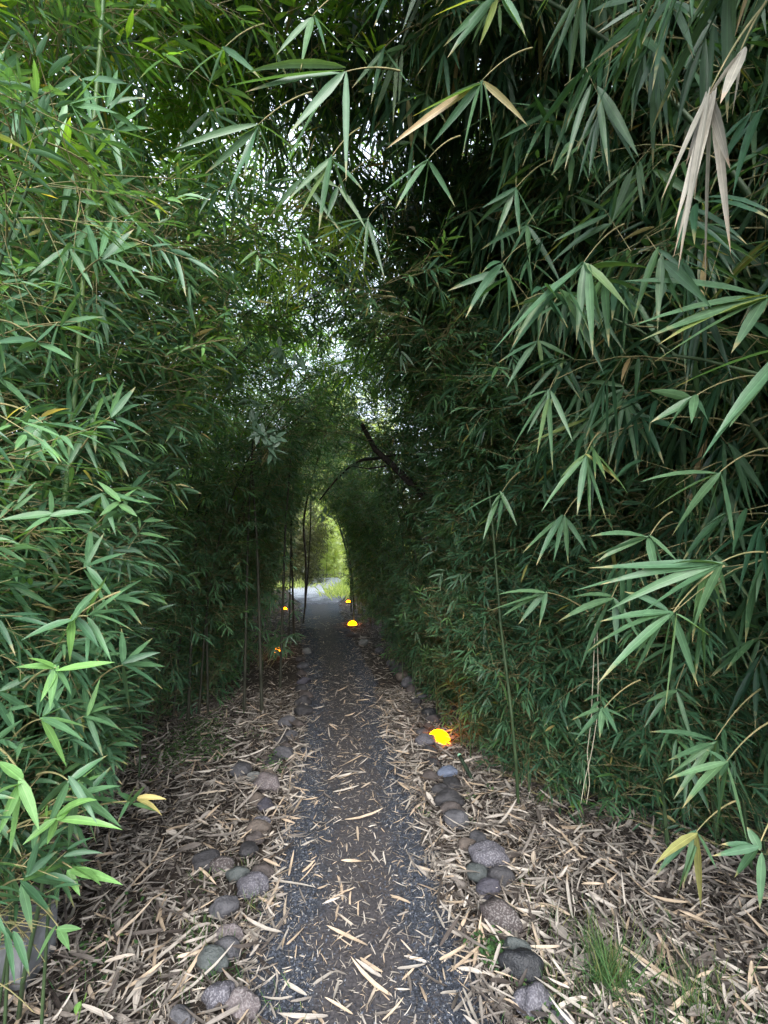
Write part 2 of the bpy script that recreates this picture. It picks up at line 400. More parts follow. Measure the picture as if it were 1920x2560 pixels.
# one sheet that reaches the horizon: fine cells near, coarse far
def graded(lo, hi, fine_lo, fine_hi, nf, nc):
    return np.unique(np.concatenate([-np.geomspace(-lo, -fine_lo, nc) if lo < fine_lo < 0 else np.linspace(lo, fine_lo, nc), np.linspace(fine_lo, fine_hi, nf), np.geomspace(fine_hi, hi, nc)]))
gx = graded(-400, 400, -4, 4, 220, 14); gy = graded(-400, 600, -2, 16, 420, 14)
X, Y = np.meshgrid(gx, gy)
fade = np.clip((16 - np.abs(Y)) / 2, 0, 1) * np.clip((4 - np.abs(X)) / 1, 0, 1)
V = np.stack([X, Y, (bumpf(X, Y) - .012) * fade - .012 * (1 - fade)], -1).reshape(-1, 3)
ii = np.arange(X.size).reshape(X.shape)
g = link('ground', np_mesh('ground', V, [np.stack([ii[:-1, :-1], ii[:-1, 1:], ii[1:, 1:], ii[1:, :-1]], -1).reshape(-1, 4)]), M_SOIL)
tag(g, kind='structure')

# path ribbon
def path_hw(y): return np.interp(y, [-1, 1.4, 2.6, 4, 6, 9, 12, 14, 18], [.42, .42, .40, .40, .40, .42, .55, .75, .9])
nu, nv = 60, 900
ys = np.linspace(-2, 18, nv); us = np.linspace(-1, 1, nu)
U, Yp = np.meshgrid(us, ys); Xp = xc(Yp) + U * path_hw(Yp) * (1 + .07 * np.sin(Yp * 5 + U) + .04 * np.sin(Yp * 13))
Zp = .006 + .018 * np.clip(1 - np.abs(U) ** 2.5, 0, 1) * .3 + .012 * (np.abs(U) ** 2) * (1 - np.abs(U) ** 8) - .02 * (np.abs(U) > .999) + .0025 * np.sin(Xp * 31 + Yp * 11) * np.sin(Yp * 27)
m, nt, nd, lk, bs = nodes_mat('path_gravel')
at = nd.new('ShaderNodeAttribute'); at.attribute_name = 'leaf'; sp = nd.new('ShaderNodeSeparateXYZ'); lk.new(at.outputs['Vector'], sp.inputs[0])
tc = nd.new('ShaderNodeTexCoord')
n1 = nd.new('ShaderNodeTexNoise'); n1.inputs['Scale'].default_value = 5; n1.inputs['Detail'].default_value = 5; lk.new(tc.outputs['Object'], n1.inputs['Vector'])
n2 = nd.new('ShaderNodeTexVoronoi'); n2.inputs['Scale'].default_value = 110; lk.new(tc.outputs['Object'], n2.inputs['Vector'])
n3 = nd.new('ShaderNodeTexNoise'); n3.inputs['Scale'].default_value = 90; n3.inputs['Detail'].default_value = 8; lk.new(tc.outputs['Object'], n3.inputs['Vector'])
dirt = ramp(nd, [(.3, (.018, .016, .019)), (.55, (.042, .038, .042)), (.75, (.072, .066, .069))]); lk.new(n3.outputs[0], dirt.inputs[0])
bl = ramp(nd, [(.1, (.008, .010, .015)), (.6, (.026, .031, .043)), (.95, (.07, .078, .10))]); lk.new(n2.outputs['Color'], bl.inputs[0])
edge = math_node(nd, lk, 'ADD', math_node(nd, lk, 'ABSOLUTE', sp.outputs[0]), math_node(nd, lk, 'MULTIPLY', math_node(nd, lk, 'SUBTRACT', n1.outputs[0], .5), 1.3))
er = nd.new('ShaderNodeMapRange'); er.inputs[1].default_value = .34; er.inputs[2].default_value = .55; lk.new(edge, er.inputs[0])
lk.new(mixc(nd, lk, er.outputs[0], dirt.outputs[0], bl.outputs[0]), bs.inputs['Base Color']); bs.inputs['Roughness'].default_value = .85
bp = nd.new('ShaderNodeBump'); bp.inputs['Strength'].default_value = .7; bp.inputs['Distance'].default_value = .006
lk.new(math_node(nd, lk, 'ADD', math_node(nd, lk, 'MULTIPLY', n2.outputs['Distance'], er.outputs[0]), n3.outputs[0]), bp.inputs['Height']); lk.new(bp.outputs[0], bs.inputs['Normal'])
ii = np.arange(nu * nv).reshape(nv, nu)
pm = np_mesh('path', np.stack([Xp, Yp, Zp], -1).reshape(-1, 3), [np.stack([ii[:-1, :-1], ii[:-1, 1:], ii[1:, 1:], ii[1:, :-1]], -1).reshape(-1, 4)], True,
             np.stack([U, Yp * 0, Yp * 0], -1).reshape(-1, 3))
tag(link('path', pm, m), kind='structure')

# far path past the exit, daylight painted into its colour, fading in with distance
M_DAYLIT, nt, nd, lk, bs = nodes_mat('daylit_gravel')
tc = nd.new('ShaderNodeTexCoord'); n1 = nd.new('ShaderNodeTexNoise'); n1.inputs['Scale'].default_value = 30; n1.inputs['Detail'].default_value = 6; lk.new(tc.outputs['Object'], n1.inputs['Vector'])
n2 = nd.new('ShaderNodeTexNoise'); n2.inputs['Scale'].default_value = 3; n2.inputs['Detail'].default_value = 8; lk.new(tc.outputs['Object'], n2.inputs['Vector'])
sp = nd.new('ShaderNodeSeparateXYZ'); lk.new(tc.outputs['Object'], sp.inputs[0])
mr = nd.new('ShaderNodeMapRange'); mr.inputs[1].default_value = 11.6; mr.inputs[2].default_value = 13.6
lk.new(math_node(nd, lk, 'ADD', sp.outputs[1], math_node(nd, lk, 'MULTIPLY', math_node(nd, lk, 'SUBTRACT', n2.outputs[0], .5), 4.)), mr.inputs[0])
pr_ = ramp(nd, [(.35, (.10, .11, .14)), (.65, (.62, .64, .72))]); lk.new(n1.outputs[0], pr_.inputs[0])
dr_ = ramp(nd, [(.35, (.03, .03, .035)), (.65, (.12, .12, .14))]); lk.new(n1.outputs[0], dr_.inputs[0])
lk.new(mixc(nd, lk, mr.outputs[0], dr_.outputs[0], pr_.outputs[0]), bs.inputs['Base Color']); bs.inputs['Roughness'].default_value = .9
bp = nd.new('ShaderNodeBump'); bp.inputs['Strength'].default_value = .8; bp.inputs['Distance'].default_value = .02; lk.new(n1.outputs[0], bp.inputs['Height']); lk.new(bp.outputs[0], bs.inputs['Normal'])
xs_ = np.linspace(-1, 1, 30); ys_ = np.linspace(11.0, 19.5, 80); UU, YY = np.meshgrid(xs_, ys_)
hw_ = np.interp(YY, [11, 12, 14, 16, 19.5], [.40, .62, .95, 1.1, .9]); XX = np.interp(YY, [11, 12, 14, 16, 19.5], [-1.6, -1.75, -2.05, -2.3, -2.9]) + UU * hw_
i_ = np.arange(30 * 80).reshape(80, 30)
tag(link('daylit_path', np_mesh('daylit_path', np.stack([XX, YY, .03 + .004 * np.sin(XX * 40) * np.sin(YY * 33) - .03 * (np.abs(UU) > .99) - .03 * (YY < 11.05)], -1).reshape(-1, 3), [np.stack([i_[:-1, :-1], i_[:-1, 1:], i_[1:, 1:], i_[1:, :-1]], -1).reshape(-1, 4)]),
         M_DAYLIT), kind='structure')
# gravel grains on the path
def grains(name, pts, size, mat, label):
    n = len(pts)
    oc = np.array([[1, 0, 0], [-1, 0, 0], [0, 1, 0], [0, -1, 0], [0, 0, 1], [0, 0, -1]], float)
    fc = np.array([[0, 2, 4], [2, 1, 4], [1, 3, 4], [3, 0, 4], [2, 0, 5], [1, 2, 5], [3, 1, 5], [0, 3, 5]])
    a = rng.uniform(0, np.pi, n); sc = size[:, None] * rng.uniform(.5, 1.1, (n, 3)) * np.array([1, 1, .75])
    v = oc[None] * sc[:, None] + rng.normal(0, .22, (n, 6, 3)) * size[:, None, None]
    ca, sa = np.cos(a)[:, None], np.sin(a)[:, None]
    v = np.stack([v[..., 0] * ca - v[..., 1] * sa, v[..., 0] * sa + v[..., 1] * ca, v[..., 2]], -1) + pts[:, None]
    at = np.repeat(np.stack([rng.random(n), rng.random(n), rng.random(n)], 1), 6, 0)
    me = np_mesh(name, v.reshape(-1, 3), [((np.arange(n) * 6)[:, None, None] + fc[None]).reshape(-1, 3)], False, at)
    return tag(link(name, me, mat), label, 'gravel', kind='stuff')
m, nt, nd, lk, bs = nodes_mat('gravel_grain')
at = nd.new('ShaderNodeAttribute'); at.attribute_name = 'leaf'; sp = nd.new('ShaderNodeSeparateXYZ'); lk.new(at.outputs['Vector'], sp.inputs[0])
rp = ramp(nd, [(0, (.007, .009, .015)), (.55, (.018, .023, .036)), (.95, (.06, .07, .095)), (1, (.2, .2, .2))]); lk.new(sp.outputs[0], rp.inputs[0])
lk.new(rp.outputs[0], bs.inputs['Base Color']); bs.inputs['Roughness'].default_value = .7
n = 90000
yy = .9 + 7.0 * rng.random(n) ** 1.7; uu = np.sign(rng.random(n) - .5) * (.92 - np.abs(rng.normal(0, .30, n)) + rng.normal(0, .06, n)); ok = np.abs(uu) < 1.08
ok &= ~((np.abs(uu) < .45) & (rng.random(n) < .5)); yy, uu = yy[ok], uu[ok]
gp = np.stack([xc(yy) + uu * path_hw(yy), yy, .012 + .004 * rng.random(len(yy))], 1)
grains('gravel', gp, .0032 + .0042 * rng.random(len(yy)) ** 2, m, 'dark blue-grey gravel along both sides of the path')

# ------------------------------------------------------------------ stones
def stone_mat(key, c1, c2, spk=0, spc=(.5, .48, .46), scale=22, rough=.75):
    m, nt, nd, lk, bs = nodes_mat('stone_' + key)
    tc = nd.new('ShaderNodeTexCoord'); oi = nd.new('ShaderNodeObjectInfo')
    mp = nd.new('ShaderNodeVectorMath'); mp.operation = 'ADD'; lk.new(tc.outputs['Object'], mp.inputs[0]); lk.new(oi.outputs['Random'], mp.inputs[1])
    n1 = nd.new('ShaderNodeTexNoise'); n1.inputs['Scale'].default_value = scale; n1.inputs['Detail'].default_value = 8; n1.inputs['Roughness'].default_value = .65; lk.new(mp.outputs[0], n1.inputs['Vector'])
    n2 = nd.new('ShaderNodeTexNoise'); n2.inputs['Scale'].default_value = 150; n2.inputs['Detail'].default_value = 4; lk.new(mp.outputs[0], n2.inputs['Vector'])
    n4 = nd.new('ShaderNodeTexNoise'); n4.inputs['Scale'].default_value = 9; n4.inputs['Detail'].default_value = 2; lk.new(mp.outputs[0], n4.inputs['Vector'])
    rp = ramp(nd, [(.33, c1), (.66, c2)]); lk.new(n1.outputs[0], rp.inputs[0])
    sr = ramp(nd, [(.62 - .1 * spk, (0, 0, 0)), (.67 - .1 * spk, (1, 1, 1))]); lk.new(n2.outputs[0], sr.inputs[0])
    f = math_node(nd, lk, 'MULTIPLY', sr.outputs[0], .85 if spk else .12)
    f = math_node(nd, lk, 'MULTIPLY', f, math_node(nd, lk, 'ADD', math_node(nd, lk, 'MULTIPLY', n4.outputs[0], 1.6), -.2, True), True)
    lk.new(mixc(nd, lk, 1., mixc(nd, lk, f, rp.outputs[0], spc), (.34, .34, .365), 'MULTIPLY'), bs.inputs['Base Color']); bs.inputs['Roughness'].default_value = rough
    bp = nd.new('ShaderNodeBump'); bp.inputs['Strength'].default_value = .8; bp.inputs['Distance'].default_value = .006
    lk.new(math_node(nd, lk, 'ADD', n1.outputs[0], n2.outputs[0]), bp.inputs['Height']); lk.new(bp.outputs[0], bs.inputs['Normal'])
    return m
SM = {'grey': stone_mat('grey', (.10, .10, .11), (.20, .195, .205)), 'dark': stone_mat('dark', (.045, .043, .047), (.10, .095, .10)),
      'black': stone_mat('black', (.018, .02, .025), (.035, .038, .046), 0, (.2, .2, .2), 40, .6), 'brown': stone_mat('brown', (.09, .072, .064), (.18, .145, .13)),
      'tan': stone_mat('tan', (.15, .12, .095), (.30, .235, .185)), 'pink': stone_mat('pink', (.17, .14, .14), (.34, .28, .27), 1, (.55, .5, .47)),
      'speckled': stone_mat('speckled', (.11, .105, .12), (.20, .19, .22), 1, (.52, .5, .52)), 'spotted': stone_mat('spotted', (.07, .054, .05), (.13, .10, .095), 1, (.5, .46, .42)),
      'blue': stone_mat('blue', (.22, .27, .38), (.30, .36, .48)), 'green': stone_mat('green', (.10, .12, .115), (.19, .215, .20)),
      'purple': stone_mat('purple', (.085, .08, .10), (.15, .14, .175)), 'pale': stone_mat('pale', (.26, .27, .25), (.42, .42, .39))}
FOOT = []
def stone(px, py, w, h, key, label, rough=.15, lift=0., rot=0.):
    """px,py centre and w,h size in photo pixels"""
    g0 = G(px, py + h * .30); d = g0[1]; zc = d * CP - HC * SP
    th = math.atan2(py - 1280, FPX); el = math.atan2(HC, d); sx = w / FPX * zc / 2 * 1.10
    hv = h / FPX * zc * math.cos(th) / 2; sz = sx * .66
    sy = math.sqrt(max(hv * hv - (sz * math.cos(el)) ** 2, 0)) / math.sin(el); sy = max(sx * .6, min(sx * 1.15, sy))
    bm_v, bm_f = ICO
    v = bm_v.copy(); seed = random.random() * 100
    out = []
    for q in v:
        p3 = Vector(q) * 1.1 + Vector((seed, 0, 0)); k = 1 + rough * 2.0 * mnoise.noise(p3) + rough * .5 * mnoise.noise(p3 * 3)
        out.append((q[0] * sx * k, q[1] * sy * k, q[2] * sz * k * (1 if q[2] > 0 else .8)))
    me = bpy.data.meshes.new('stone'); me.from_pydata(out, [], bm_f); me.polygons.foreach_set('use_smooth', [True] * len(bm_f)); me.update()
    o = link('stone', me, SM[key]); o.location = (g0[0], g0[1] + sy * .35, sz * .58 + .008 + lift)
    o.rotation_euler = (random.uniform(-.15, .15), rot * 0 + random.uniform(-.12, .12), random.uniform(-.4, .4))
    FOOT.append((g0[0], g0[1] + sy * .35, sx, sy))
    return tag(o, label, 'stone', 'stones edging the left side of the path' if px < 850 else 'stones edging the right side of the path')
import bmesh
bm = bmesh.new(); bmesh.ops.create_icosphere(bm, subdivisions=4, radius=1); ICO = ([tuple(v.co) for v in bm.verts], [[v.index for v in f.verts] for f in bm.faces]); bm.free()
STONES = [
 (454, 2560, 60, 44, 'grey', 'grey stone top just showing at the bottom frame edge, left of path'),
 (547, 2504, 80, 64, 'speckled', 'smooth rounded purple-grey stone with white flecks beside the crusty pinkish stone'),
 (604, 2522, 84, 84, 'pink', 'crusty pinkish cream stone, bottommost at the left path edge', .2),
 (524, 2418, 84, 60, 'green', 'dull green-grey stone half hidden in the grass tuft, left edge'),
 (562, 2392, 72, 52, 'grey', 'grey stone between the grassy green-grey stone and the pink lichened stone'),
 (572, 2348, 68, 62, 'pink', 'pinkish lichened stone beside the dark green grass tuft', .14),
 (558, 2285, 70, 44, 'grey', 'low grey stone just above the grass tuft, crossed by a dry leaf'),
 (628, 2224, 74, 66, 'speckled', 'large light grey stone at the corner of the left stone row'),
 (650, 2192, 56, 40, 'brown', 'brown-grey stone tucked behind the large light grey corner stone'),
 (593, 2195, 54, 48, 'green', 'oval blue-green stone between the white-flecked oval stone and the light grey corner stone'),
 (554, 2172, 58, 45, 'spotted', 'oval stone with white flecks right of the big dark outermost stone'),
 (510, 2163, 64, 62, 'dark', 'big dark rounded stone, the outermost one on the left bank'),
 (618, 2129, 40, 52, 'dark', 'narrow charcoal stone standing upright like an egg'),
 (636, 2105, 46, 34, 'brown', 'brown stone directly behind the upright charcoal stone'),
 (644, 2082, 54, 32, 'tan', 'flat tan banded stone behind the brown stone on the left edge'),
 (652, 2062, 38, 28, 'speckled', 'small grey speckled stone topping the tan banded one'),
 (661, 2017, 36, 42, 'purple', 'smooth dark purple egg-shaped stone leaning on a tan stone'),
 (640, 2005, 42, 40, 'tan', 'tan stone against which the dark purple egg-shaped stone leans'),
 (666, 1966, 64, 48, 'pink', 'wide pinkish brown mottled stone beside the green weeds'),
 (634, 1946, 34, 28, 'pale', 'small pale stone left of the wide pinkish mottled stone'),
 (668, 1943, 34, 24, 'tan', 'small tan stone resting behind the wide pinkish mottled stone'),
 (599, 1930, 46, 44, 'grey', 'single grey stone set away from the left row in the litter'),
 (680, 1911, 38, 34, 'dark', 'dark brown stone just above the weeds at the left edge'),
 (707, 1892, 48, 28, 'grey', 'long low grey stone next to the dark brown stone above the weeds'),
 (713, 1871, 30, 22, 'brown', 'little brown stone behind the long low grey stone'),
 (701, 1856, 34, 28, 'dark', 'dark stone, left one of the pair below the twin stones'),
 (725, 1842, 34, 26, 'grey', 'grey stone, right one of the pair below the twin stones'),
 (717, 1811, 42, 32, 'grey', 'left one of the twin stones where the left row bends outward'),
 (745, 1815, 32, 26, 'brown', 'right one of the twin stones, with a pale leaf on it'),
 (757, 1782, 40, 34, 'dark', 'round black-brown stone just beyond the twin stones'),
 (757, 1758, 38, 26, 'dark', 'second dark stone beyond the twin stones'),
 (763, 1742, 34, 24, 'brown', 'third stone beyond the twin stones, dusky brown'),
 (753, 1726, 32, 24, 'dark', 'dark stone with a white speck beside it, left edge'),
 (759, 1706, 30, 22, 'purple', 'dim purplish stone in the shaded left row'),
 (753, 1688, 26, 19, 'brown', 'dim brown stone in the shaded left row before the round grey one'),
 (756, 1669, 28, 18, 'grey', 'round grey stone in the shaded left row'),
 (751, 1652, 24, 14, 'brown', 'last brown stone of the left row, below the pale flat stone'),
 (766, 1633, 24, 11, 'pale', 'pale greenish flat stone at the far end of the left row'),
 (864, 1580, 18, 10, 'grey', 'tiny far stone just right below the far glowing lamp'),
 (876, 1591, 22, 12, 'brown', 'small brown far stone following the far lamp towards the camera'),
 (908, 1610, 24, 13, 'pale', 'pale stone in the far right row below the far lamp'),
 (948, 1630, 22, 13, 'grey', 'small grey stone in the shaded right row before the bend'),
 (967, 1645, 22, 13, 'brown', 'small brown stone in the shaded right row at the bend'),
 (984, 1663, 30, 16, 'grey', 'grey stone just above the long dark stone on the right edge'),
 (1001, 1680, 44, 18, 'dark', 'long dark flat stone in the shaded right row'),
 (1008, 1697, 36, 20, 'tan', 'tan-grey stone below the long dark flat stone'),
 (1022, 1713, 40, 26, 'grey', 'rounded light grey stone, largest of the shaded right row'),
 (1030, 1730, 32, 20, 'brown', 'brown stone below the rounded light grey one, right edge'),
 (1055, 1745, 30, 22, 'grey', 'grey round stone set a little outward, right edge'),
 (1041, 1757, 24, 18, 'dark', 'small dark stone beside the outward-set grey round one'),
 (1047, 1776, 24, 14, 'dark', 'small sunken dark stone above the pair behind the glowing dome'),
 (1075, 1788, 40, 28, 'black', 'black stone, farther of the pair behind the near glowing dome lamp'),
 (1085, 1804, 38, 28, 'dark', 'dark rounded stone, nearer of the pair behind the glowing dome lamp'),
 (1072, 1822, 28, 24, 'brown', 'brown stone reddened by the near glowing dome lamp'),
 (1059, 1836, 30, 26, 'grey', 'grey stone pathward of the near glowing dome lamp'),
 (1067, 1859, 50, 36, 'speckled', 'speckled grey stone at the foot of the near glowing dome lamp'),
 (1076, 1882, 36, 30, 'dark', 'dark stone, first one towards the camera from the lamp foot stone'),
 (1085, 1911, 34, 30, 'dark', 'dark rounded stone midway between the dome lamp and the pale blue stone'),
 (1075, 1948, 42, 36, 'brown', 'brown-grey stone pathward of the pale blue stone'),
 (1130, 1967, 40, 42, 'dark', 'dark brown stone under the near edge of the pale blue stone'),
 (1119, 1941, 46, 34, 'blue', 'smooth pale blue stone in the right row'),
 (1102, 1985, 46, 27, 'dark', 'low dark stone just below the pale blue stone'),
 (1121, 2013, 70, 42, 'dark', 'broad dark brown stone, largest of the trio below the pale blue stone'),
 (1131, 2037, 56, 30, 'brown', 'middle brown stone of the trio below the pale blue stone'),
 (1143, 2060, 68, 46, 'grey', 'pointed grey-tan stone, nearest of the trio below the pale blue stone'),
 (1197, 2100, 40, 54, 'grey', 'upright pear-shaped grey stone in the right row'),
 (1165, 2124, 48, 30, 'tan', 'flat tan stone pathward of the upright pear-shaped one'),
 (1222, 2163, 88, 42, 'speckled', 'irregular bluish speckled stone behind the cluster of dark stones'),
 (1255, 2207, 64, 36, 'dark', 'half-buried dark stone at the outer side of the right cluster'),
 (1197, 2189, 50, 56, 'green', 'dark green-grey stone on the path side of the right cluster'),
 (1223, 2233, 66, 48, 'purple', 'smooth purple-grey stone at the front of the right cluster'),
 (1255, 2308, 98, 74, 'spotted', 'large brown stone covered in white spots, right edge'),
 (1296, 2387, 66, 46, 'green', 'grey-green stone resting just above the black stone'),
 (1307, 2436, 100, 68, 'black', 'large smooth black stone in the right row'),
 (1340, 2513, 96, 92, 'speckled', 'large rough speckled grey stone below the smooth black stone', .16),
 (1402, 2562, 52, 40, 'grey', 'grey stone cut by the bottom frame edge, right of path'),
 (1469, 2276, 34, 26, 'dark', 'small slate stone buried in the right litter near the grass'),
 (1545, 2354, 26, 24, 'dark', 'small slate stone behind the tall grass tuft'),
 (1575, 2396, 30, 20, 'dark', 'slate chip between the small slate stone and the flat slate'),
 (1603, 2432, 52, 28, 'dark', 'flat slate stone half under leaves right of the grass tuft'),
]
for s in STONES: stone(*s)

# ------------------------------------------------------------------ leaf litter
def litter(name, x, y, z0, zr, ln, label, pale=0., tilt=.38, mat=None, wk=1.):
    hit = np.zeros(len(x), bool)
    for fx, fy, sx, sy in FOOT: hit |= ((x - fx) / (sx * 1.05)) ** 2 + ((y - fy) / (sy * 1.05)) ** 2 < 1
    hit &= rng.random(len(x)) < .93; x, y = x[~hit], y[~hit]
    n = len(x); a = rng.uniform(0, 2 * np.pi, n)
    D = np.stack([np.cos(a), np.sin(a), rng.normal(0, tilt * .35, n)], 1)
    l = ln * rng.lognormal(0, .42, n); l = np.clip(l, .02, ln * 2.1)
    B = np.stack([x, y, z0 + zr * rng.random(n)], 1) - D * (l / 2)[:, None]
    B[:, 2] = np.maximum(B[:, 2], z0)
    Nn = np.array([0, 0, 1.]) + rng.normal(0, tilt, (n, 3))
    wd = np.clip(l * rng.uniform(.045, .145, n), .0022, .013) * wk
    ti = np.clip(rng.beta(2, 1.8, n) + pale, 0, .93)
    me = leaf_mesh(name, [[B, D, Nn, l, wd, rng.normal(0, .20, n), ti]], True, True)
    return tag(link(name, me, mat or M_DRY), label, 'leaf litter', kind='stuff')
def side_pts(n, y0, y1, lo, hi, sgn, pw=1.):
    y = y0 + (y1 - y0) * rng.random(n) ** pw; u = lo + (hi - lo) * rng.random(n)
    return xc(y) + sgn * (path_hw(y) + u), y
x1, y1 = side_pts(24000, .7, 4.6, -.07, 1.7, -1); x2, y2 = side_pts(36000, .7, 4.6, -.07, 1.7, 1)
x3, y3 = side_pts(4500, 4.2, 11, -.05, 1.0, -1); x4, y4 = side_pts(4500, 4.2, 11, -.05, 1.0, 1)
litter('leaf_litter', np.concatenate([x1, x2, x3, x4]), np.concatenate([y1, y2, y3, y4]), .0, .040, .055, 'straw coloured bamboo leaves covering the banks beside the path')
x5, y5 = side_pts(2600, .8, 4.0, -.12, 1.6, 1); x6, y6 = side_pts(1500, .8, 4.0, -.12, 1.6, -1)
litter('loose_leaf_litter', np.concatenate([x5, x6]), np.concatenate([y5, y6]), .025, .03, .105, 'longer dry bamboo leaves on top of the leaf litter', .15, .3)
x7, y7 = side_pts(1500, .8, 4.0, -.02, 1.6, 1); x8, y8 = side_pts(900, .8, 4.0, -.02, 1.6, -1)
_m = litter('sheath_litter', np.concatenate([x7, x8]), np.concatenate([y7, y8]), .02, .025, .06, 'broad brown scraps of bamboo sheath among the leaf litter', -.1, .5, wk=2.3)
# scattered on the path
n = 1900; y = .8 + 8.5 * rng.random(n) ** 1.6; u = rng.uniform(-1, 1, n); u = np.where(rng.random(n) < .45, np.sign(u) * np.abs(u) ** .45, u)
litter('scattered_leaf_litter', xc(y) + u * path_hw(y), y, .016, .006, .048, 'dry bamboo leaves scattered over the path surface', .22, .12)

n = 260; y = .9 + 4.0 * rng.random(n) ** 1.3; u = rng.uniform(-1.02, 1.02, n)
litter('long_leaf_litter', xc(y) + u * path_hw(y), y, .018, .008, .10, 'long pale dry bamboo leaves lying on the path', .3, .12)
# small chips and dust on the path
n = 9000; y = .8 + 6 * rng.random(n) ** 1.5; u = rng.uniform(-1, 1, n)
litter('leaf_crumbs', xc(y) + u * path_hw(y), y, .015, .004, .018, 'crumbled bits of dry leaf on the path', .05, .2)

# ------------------------------------------------------------------ grass tufts
def grass(pts, hmin, hmax, wd, spread):
    n = len(pts); a = rng.uniform(0, 2 * np.pi, n); t = np.abs(rng.normal(0, spread, n))
    D = np.stack([np.cos(a) * t, np.sin(a) * t, np.ones(n)], 1)
    l = rng.uniform(hmin, hmax, n); N = np.stack([np.cos(a + 1.6), np.sin(a + 1.6), .2 * np.ones(n)], 1)
    return [pts, D, N, l, np.full(n, wd) * rng.uniform(.6, 1.3, n), rng.uniform(.1, .7, n), rng.random(n)]
GR = []
def tuft(px, py, n, r, hmin, hmax, wd=.0028, spread=.4):
    c = G(px, py); p = c + np.stack([rng.normal(0, r, n), rng.normal(0, r, n), np.zeros(n)], 1)
    return grass(p, hmin, hmax, wd, spread)
for a in [(1525, 2480, 200, .028, .14, .30), (1740, 2530, 90, .03, .1, .2), (1600, 2500, 150, .10, .05, .16), (1490, 2380, 60, .05, .06, .16), (1730, 2540, 260, .12, .06, .17), (1850, 2560, 160, .1, .05, .15),
          (1420, 2520, 140, .07, .04, .12), (1620, 2560, 260, .16, .04, .14), (1500, 2560, 140, .08, .04, .12), (1330, 2210, 40, .05, .03, .08), (1420, 2330, 130, .10, .03, .09),
          (500, 2350, 150, .035, .04, .09), (520, 2420, 120, .04, .04, .10), (570, 2440, 60, .04, .04, .1), (600, 2180, 30, .03, .04, .09), (510, 2210, 26, .02, .05, .1),
          (560, 2180, 20, .02, .05, .1), (645, 2280, 30, .03, .05, .12), (680, 2540, 30, .04, .04, .09), (470, 2250, 40, .06, .03, .08), (250, 2430, 60, .06, .03, .08), (340, 2540, 50, .06, .03, .08)]:
    GR.append(tuft(a[0], a[1], int(a[2] * 1.0), a[3] * 1.1, a[4], a[5] * 1.2))
tag(link('grass', leaf_mesh('grass', GR, False), M_GRASS), 'thin green grass growing up through the leaf litter', 'grass', kind='stuff')
# low weeds with tiny round leaves
WD = []
for px, py, n, r in [(1240, 2390, 120, .035), (1200, 2380, 50, .025), (1225, 2415, 40, .02), (690, 1935, 90, .05), (1340, 2540, 60, .03), (1360, 2560, 60, .03), (500, 1840, 420, .10), (470, 1880, 500, .13), (430, 1920, 400, .12), (540, 1900, 150, .06),
                      (560, 1800, 60, .08), (640, 1855, 40, .05), (1160, 2060, 30, .03), (1225, 1990, 20, .03), (1065, 2050, 20, .02), (545, 1760, 50, .1), (235, 2400, 70, .05), (300, 2290, 30, .04), (1180, 2010, 20, .02)]:
    c = G(px, py); p = c + np.stack([rng.normal(0, r, n), rng.normal(0, r, n), rng.uniform(.01, .05 if py > 1950 else .12, n)], 1)
    a = rng.uniform(0, 6.28, n); WD.append([p, np.stack([np.cos(a), np.sin(a), rng.uniform(-.1, .6, n)], 1), np.array([0, 0, 1.]) + rng.normal(0, .3, (n, 3)),
                                             rng.uniform(.012, .026, n), rng.uniform(.008, .014, n), rng.uniform(0, .3, n), rng.uniform(0, .8, n)])
tag(link('weeds', leaf_mesh('weeds', WD, False), M_GRASS), 'low green weeds with tiny leaves in the leaf litter', 'weeds', kind='stuff')

# ------------------------------------------------------------------ glowing dome lamps
m_glow, nt, nd, lk, bs = nodes_mat('lamp_glow')
em = nd.new('ShaderNodeEmission'); em.inputs[0].default_value = (1, .24, .0005, 1); em.inputs[1].default_value = 5.5
lk.new(em.outputs[0], nd['Material Output'].inputs[0])
M_PLAS = simple_mat('lamp_rim', (.5, .4, .25), (.6, .5, .3), 10, .4, 0)
M_BLK = simple_mat('black_plastic', (.012, .013, .012), (.02, .022, .02), 10, .35, 0, spec=.5)
def lathe(prof, n=28):
    prof = np.array(prof, float); a = np.arange(n) / n * 2 * np.pi
    V = np.stack([prof[:, 0][:, None] * np.cos(a), prof[:, 0][:, None] * np.sin(a), prof[:, 1][:, None] * np.ones(n)], -1).reshape(-1, 3)
    i = np.arange(len(prof) * n).reshape(len(prof), n); nx = np.roll(i, -1, 1)
    return V, [np.stack([i[:-1], nx[:-1], nx[1:], i[1:]], -1).reshape(-1, 4)]
def lamp(px, py, wpx, label, tilt):
    g0 = G(px, py + 12 * wpx / 50); r = wpx / FPX * g0[1] / 2
    e = empty('path_lamp', (g0[0], g0[1], .02), label, 'lamp', 'glowing dome lamps beside the path')
    e.rotation_euler = tilt
    pr = [(r * math.cos(t), r * .92 * math.sin(t)) for t in np.linspace(0, math.pi / 2 - .02, 12)] + [(1e-4, r * .92)]
    link('dome', np_mesh('dome', *lathe(pr)), m_glow, e)
    link('rim', np_mesh('rim', *lathe([(r * .9, -.004), (r * 1.07, -.004), (r * 1.09, .002), (r * 1.01, .006)])), M_PLAS, e)
    link('base', np_mesh('base', *lathe([(1e-4, -.03), (r * .5, -.03), (r * .85, -.005), (r * .9, -.004)])), M_BLK, e)
lamp(1098, 1846, 54, 'nearest glowing yellow dome lamp, tilted among the right edge stones', (R(-8), R(20), 0))
lamp(881, 1560, 22, 'glowing yellow dome lamp at the right edge before the tunnel exit', (0, 0, 0))
lamp(871, 1505, 11, 'farthest small lamp, at the foot of the bright green bushes', (0, 0, 0))
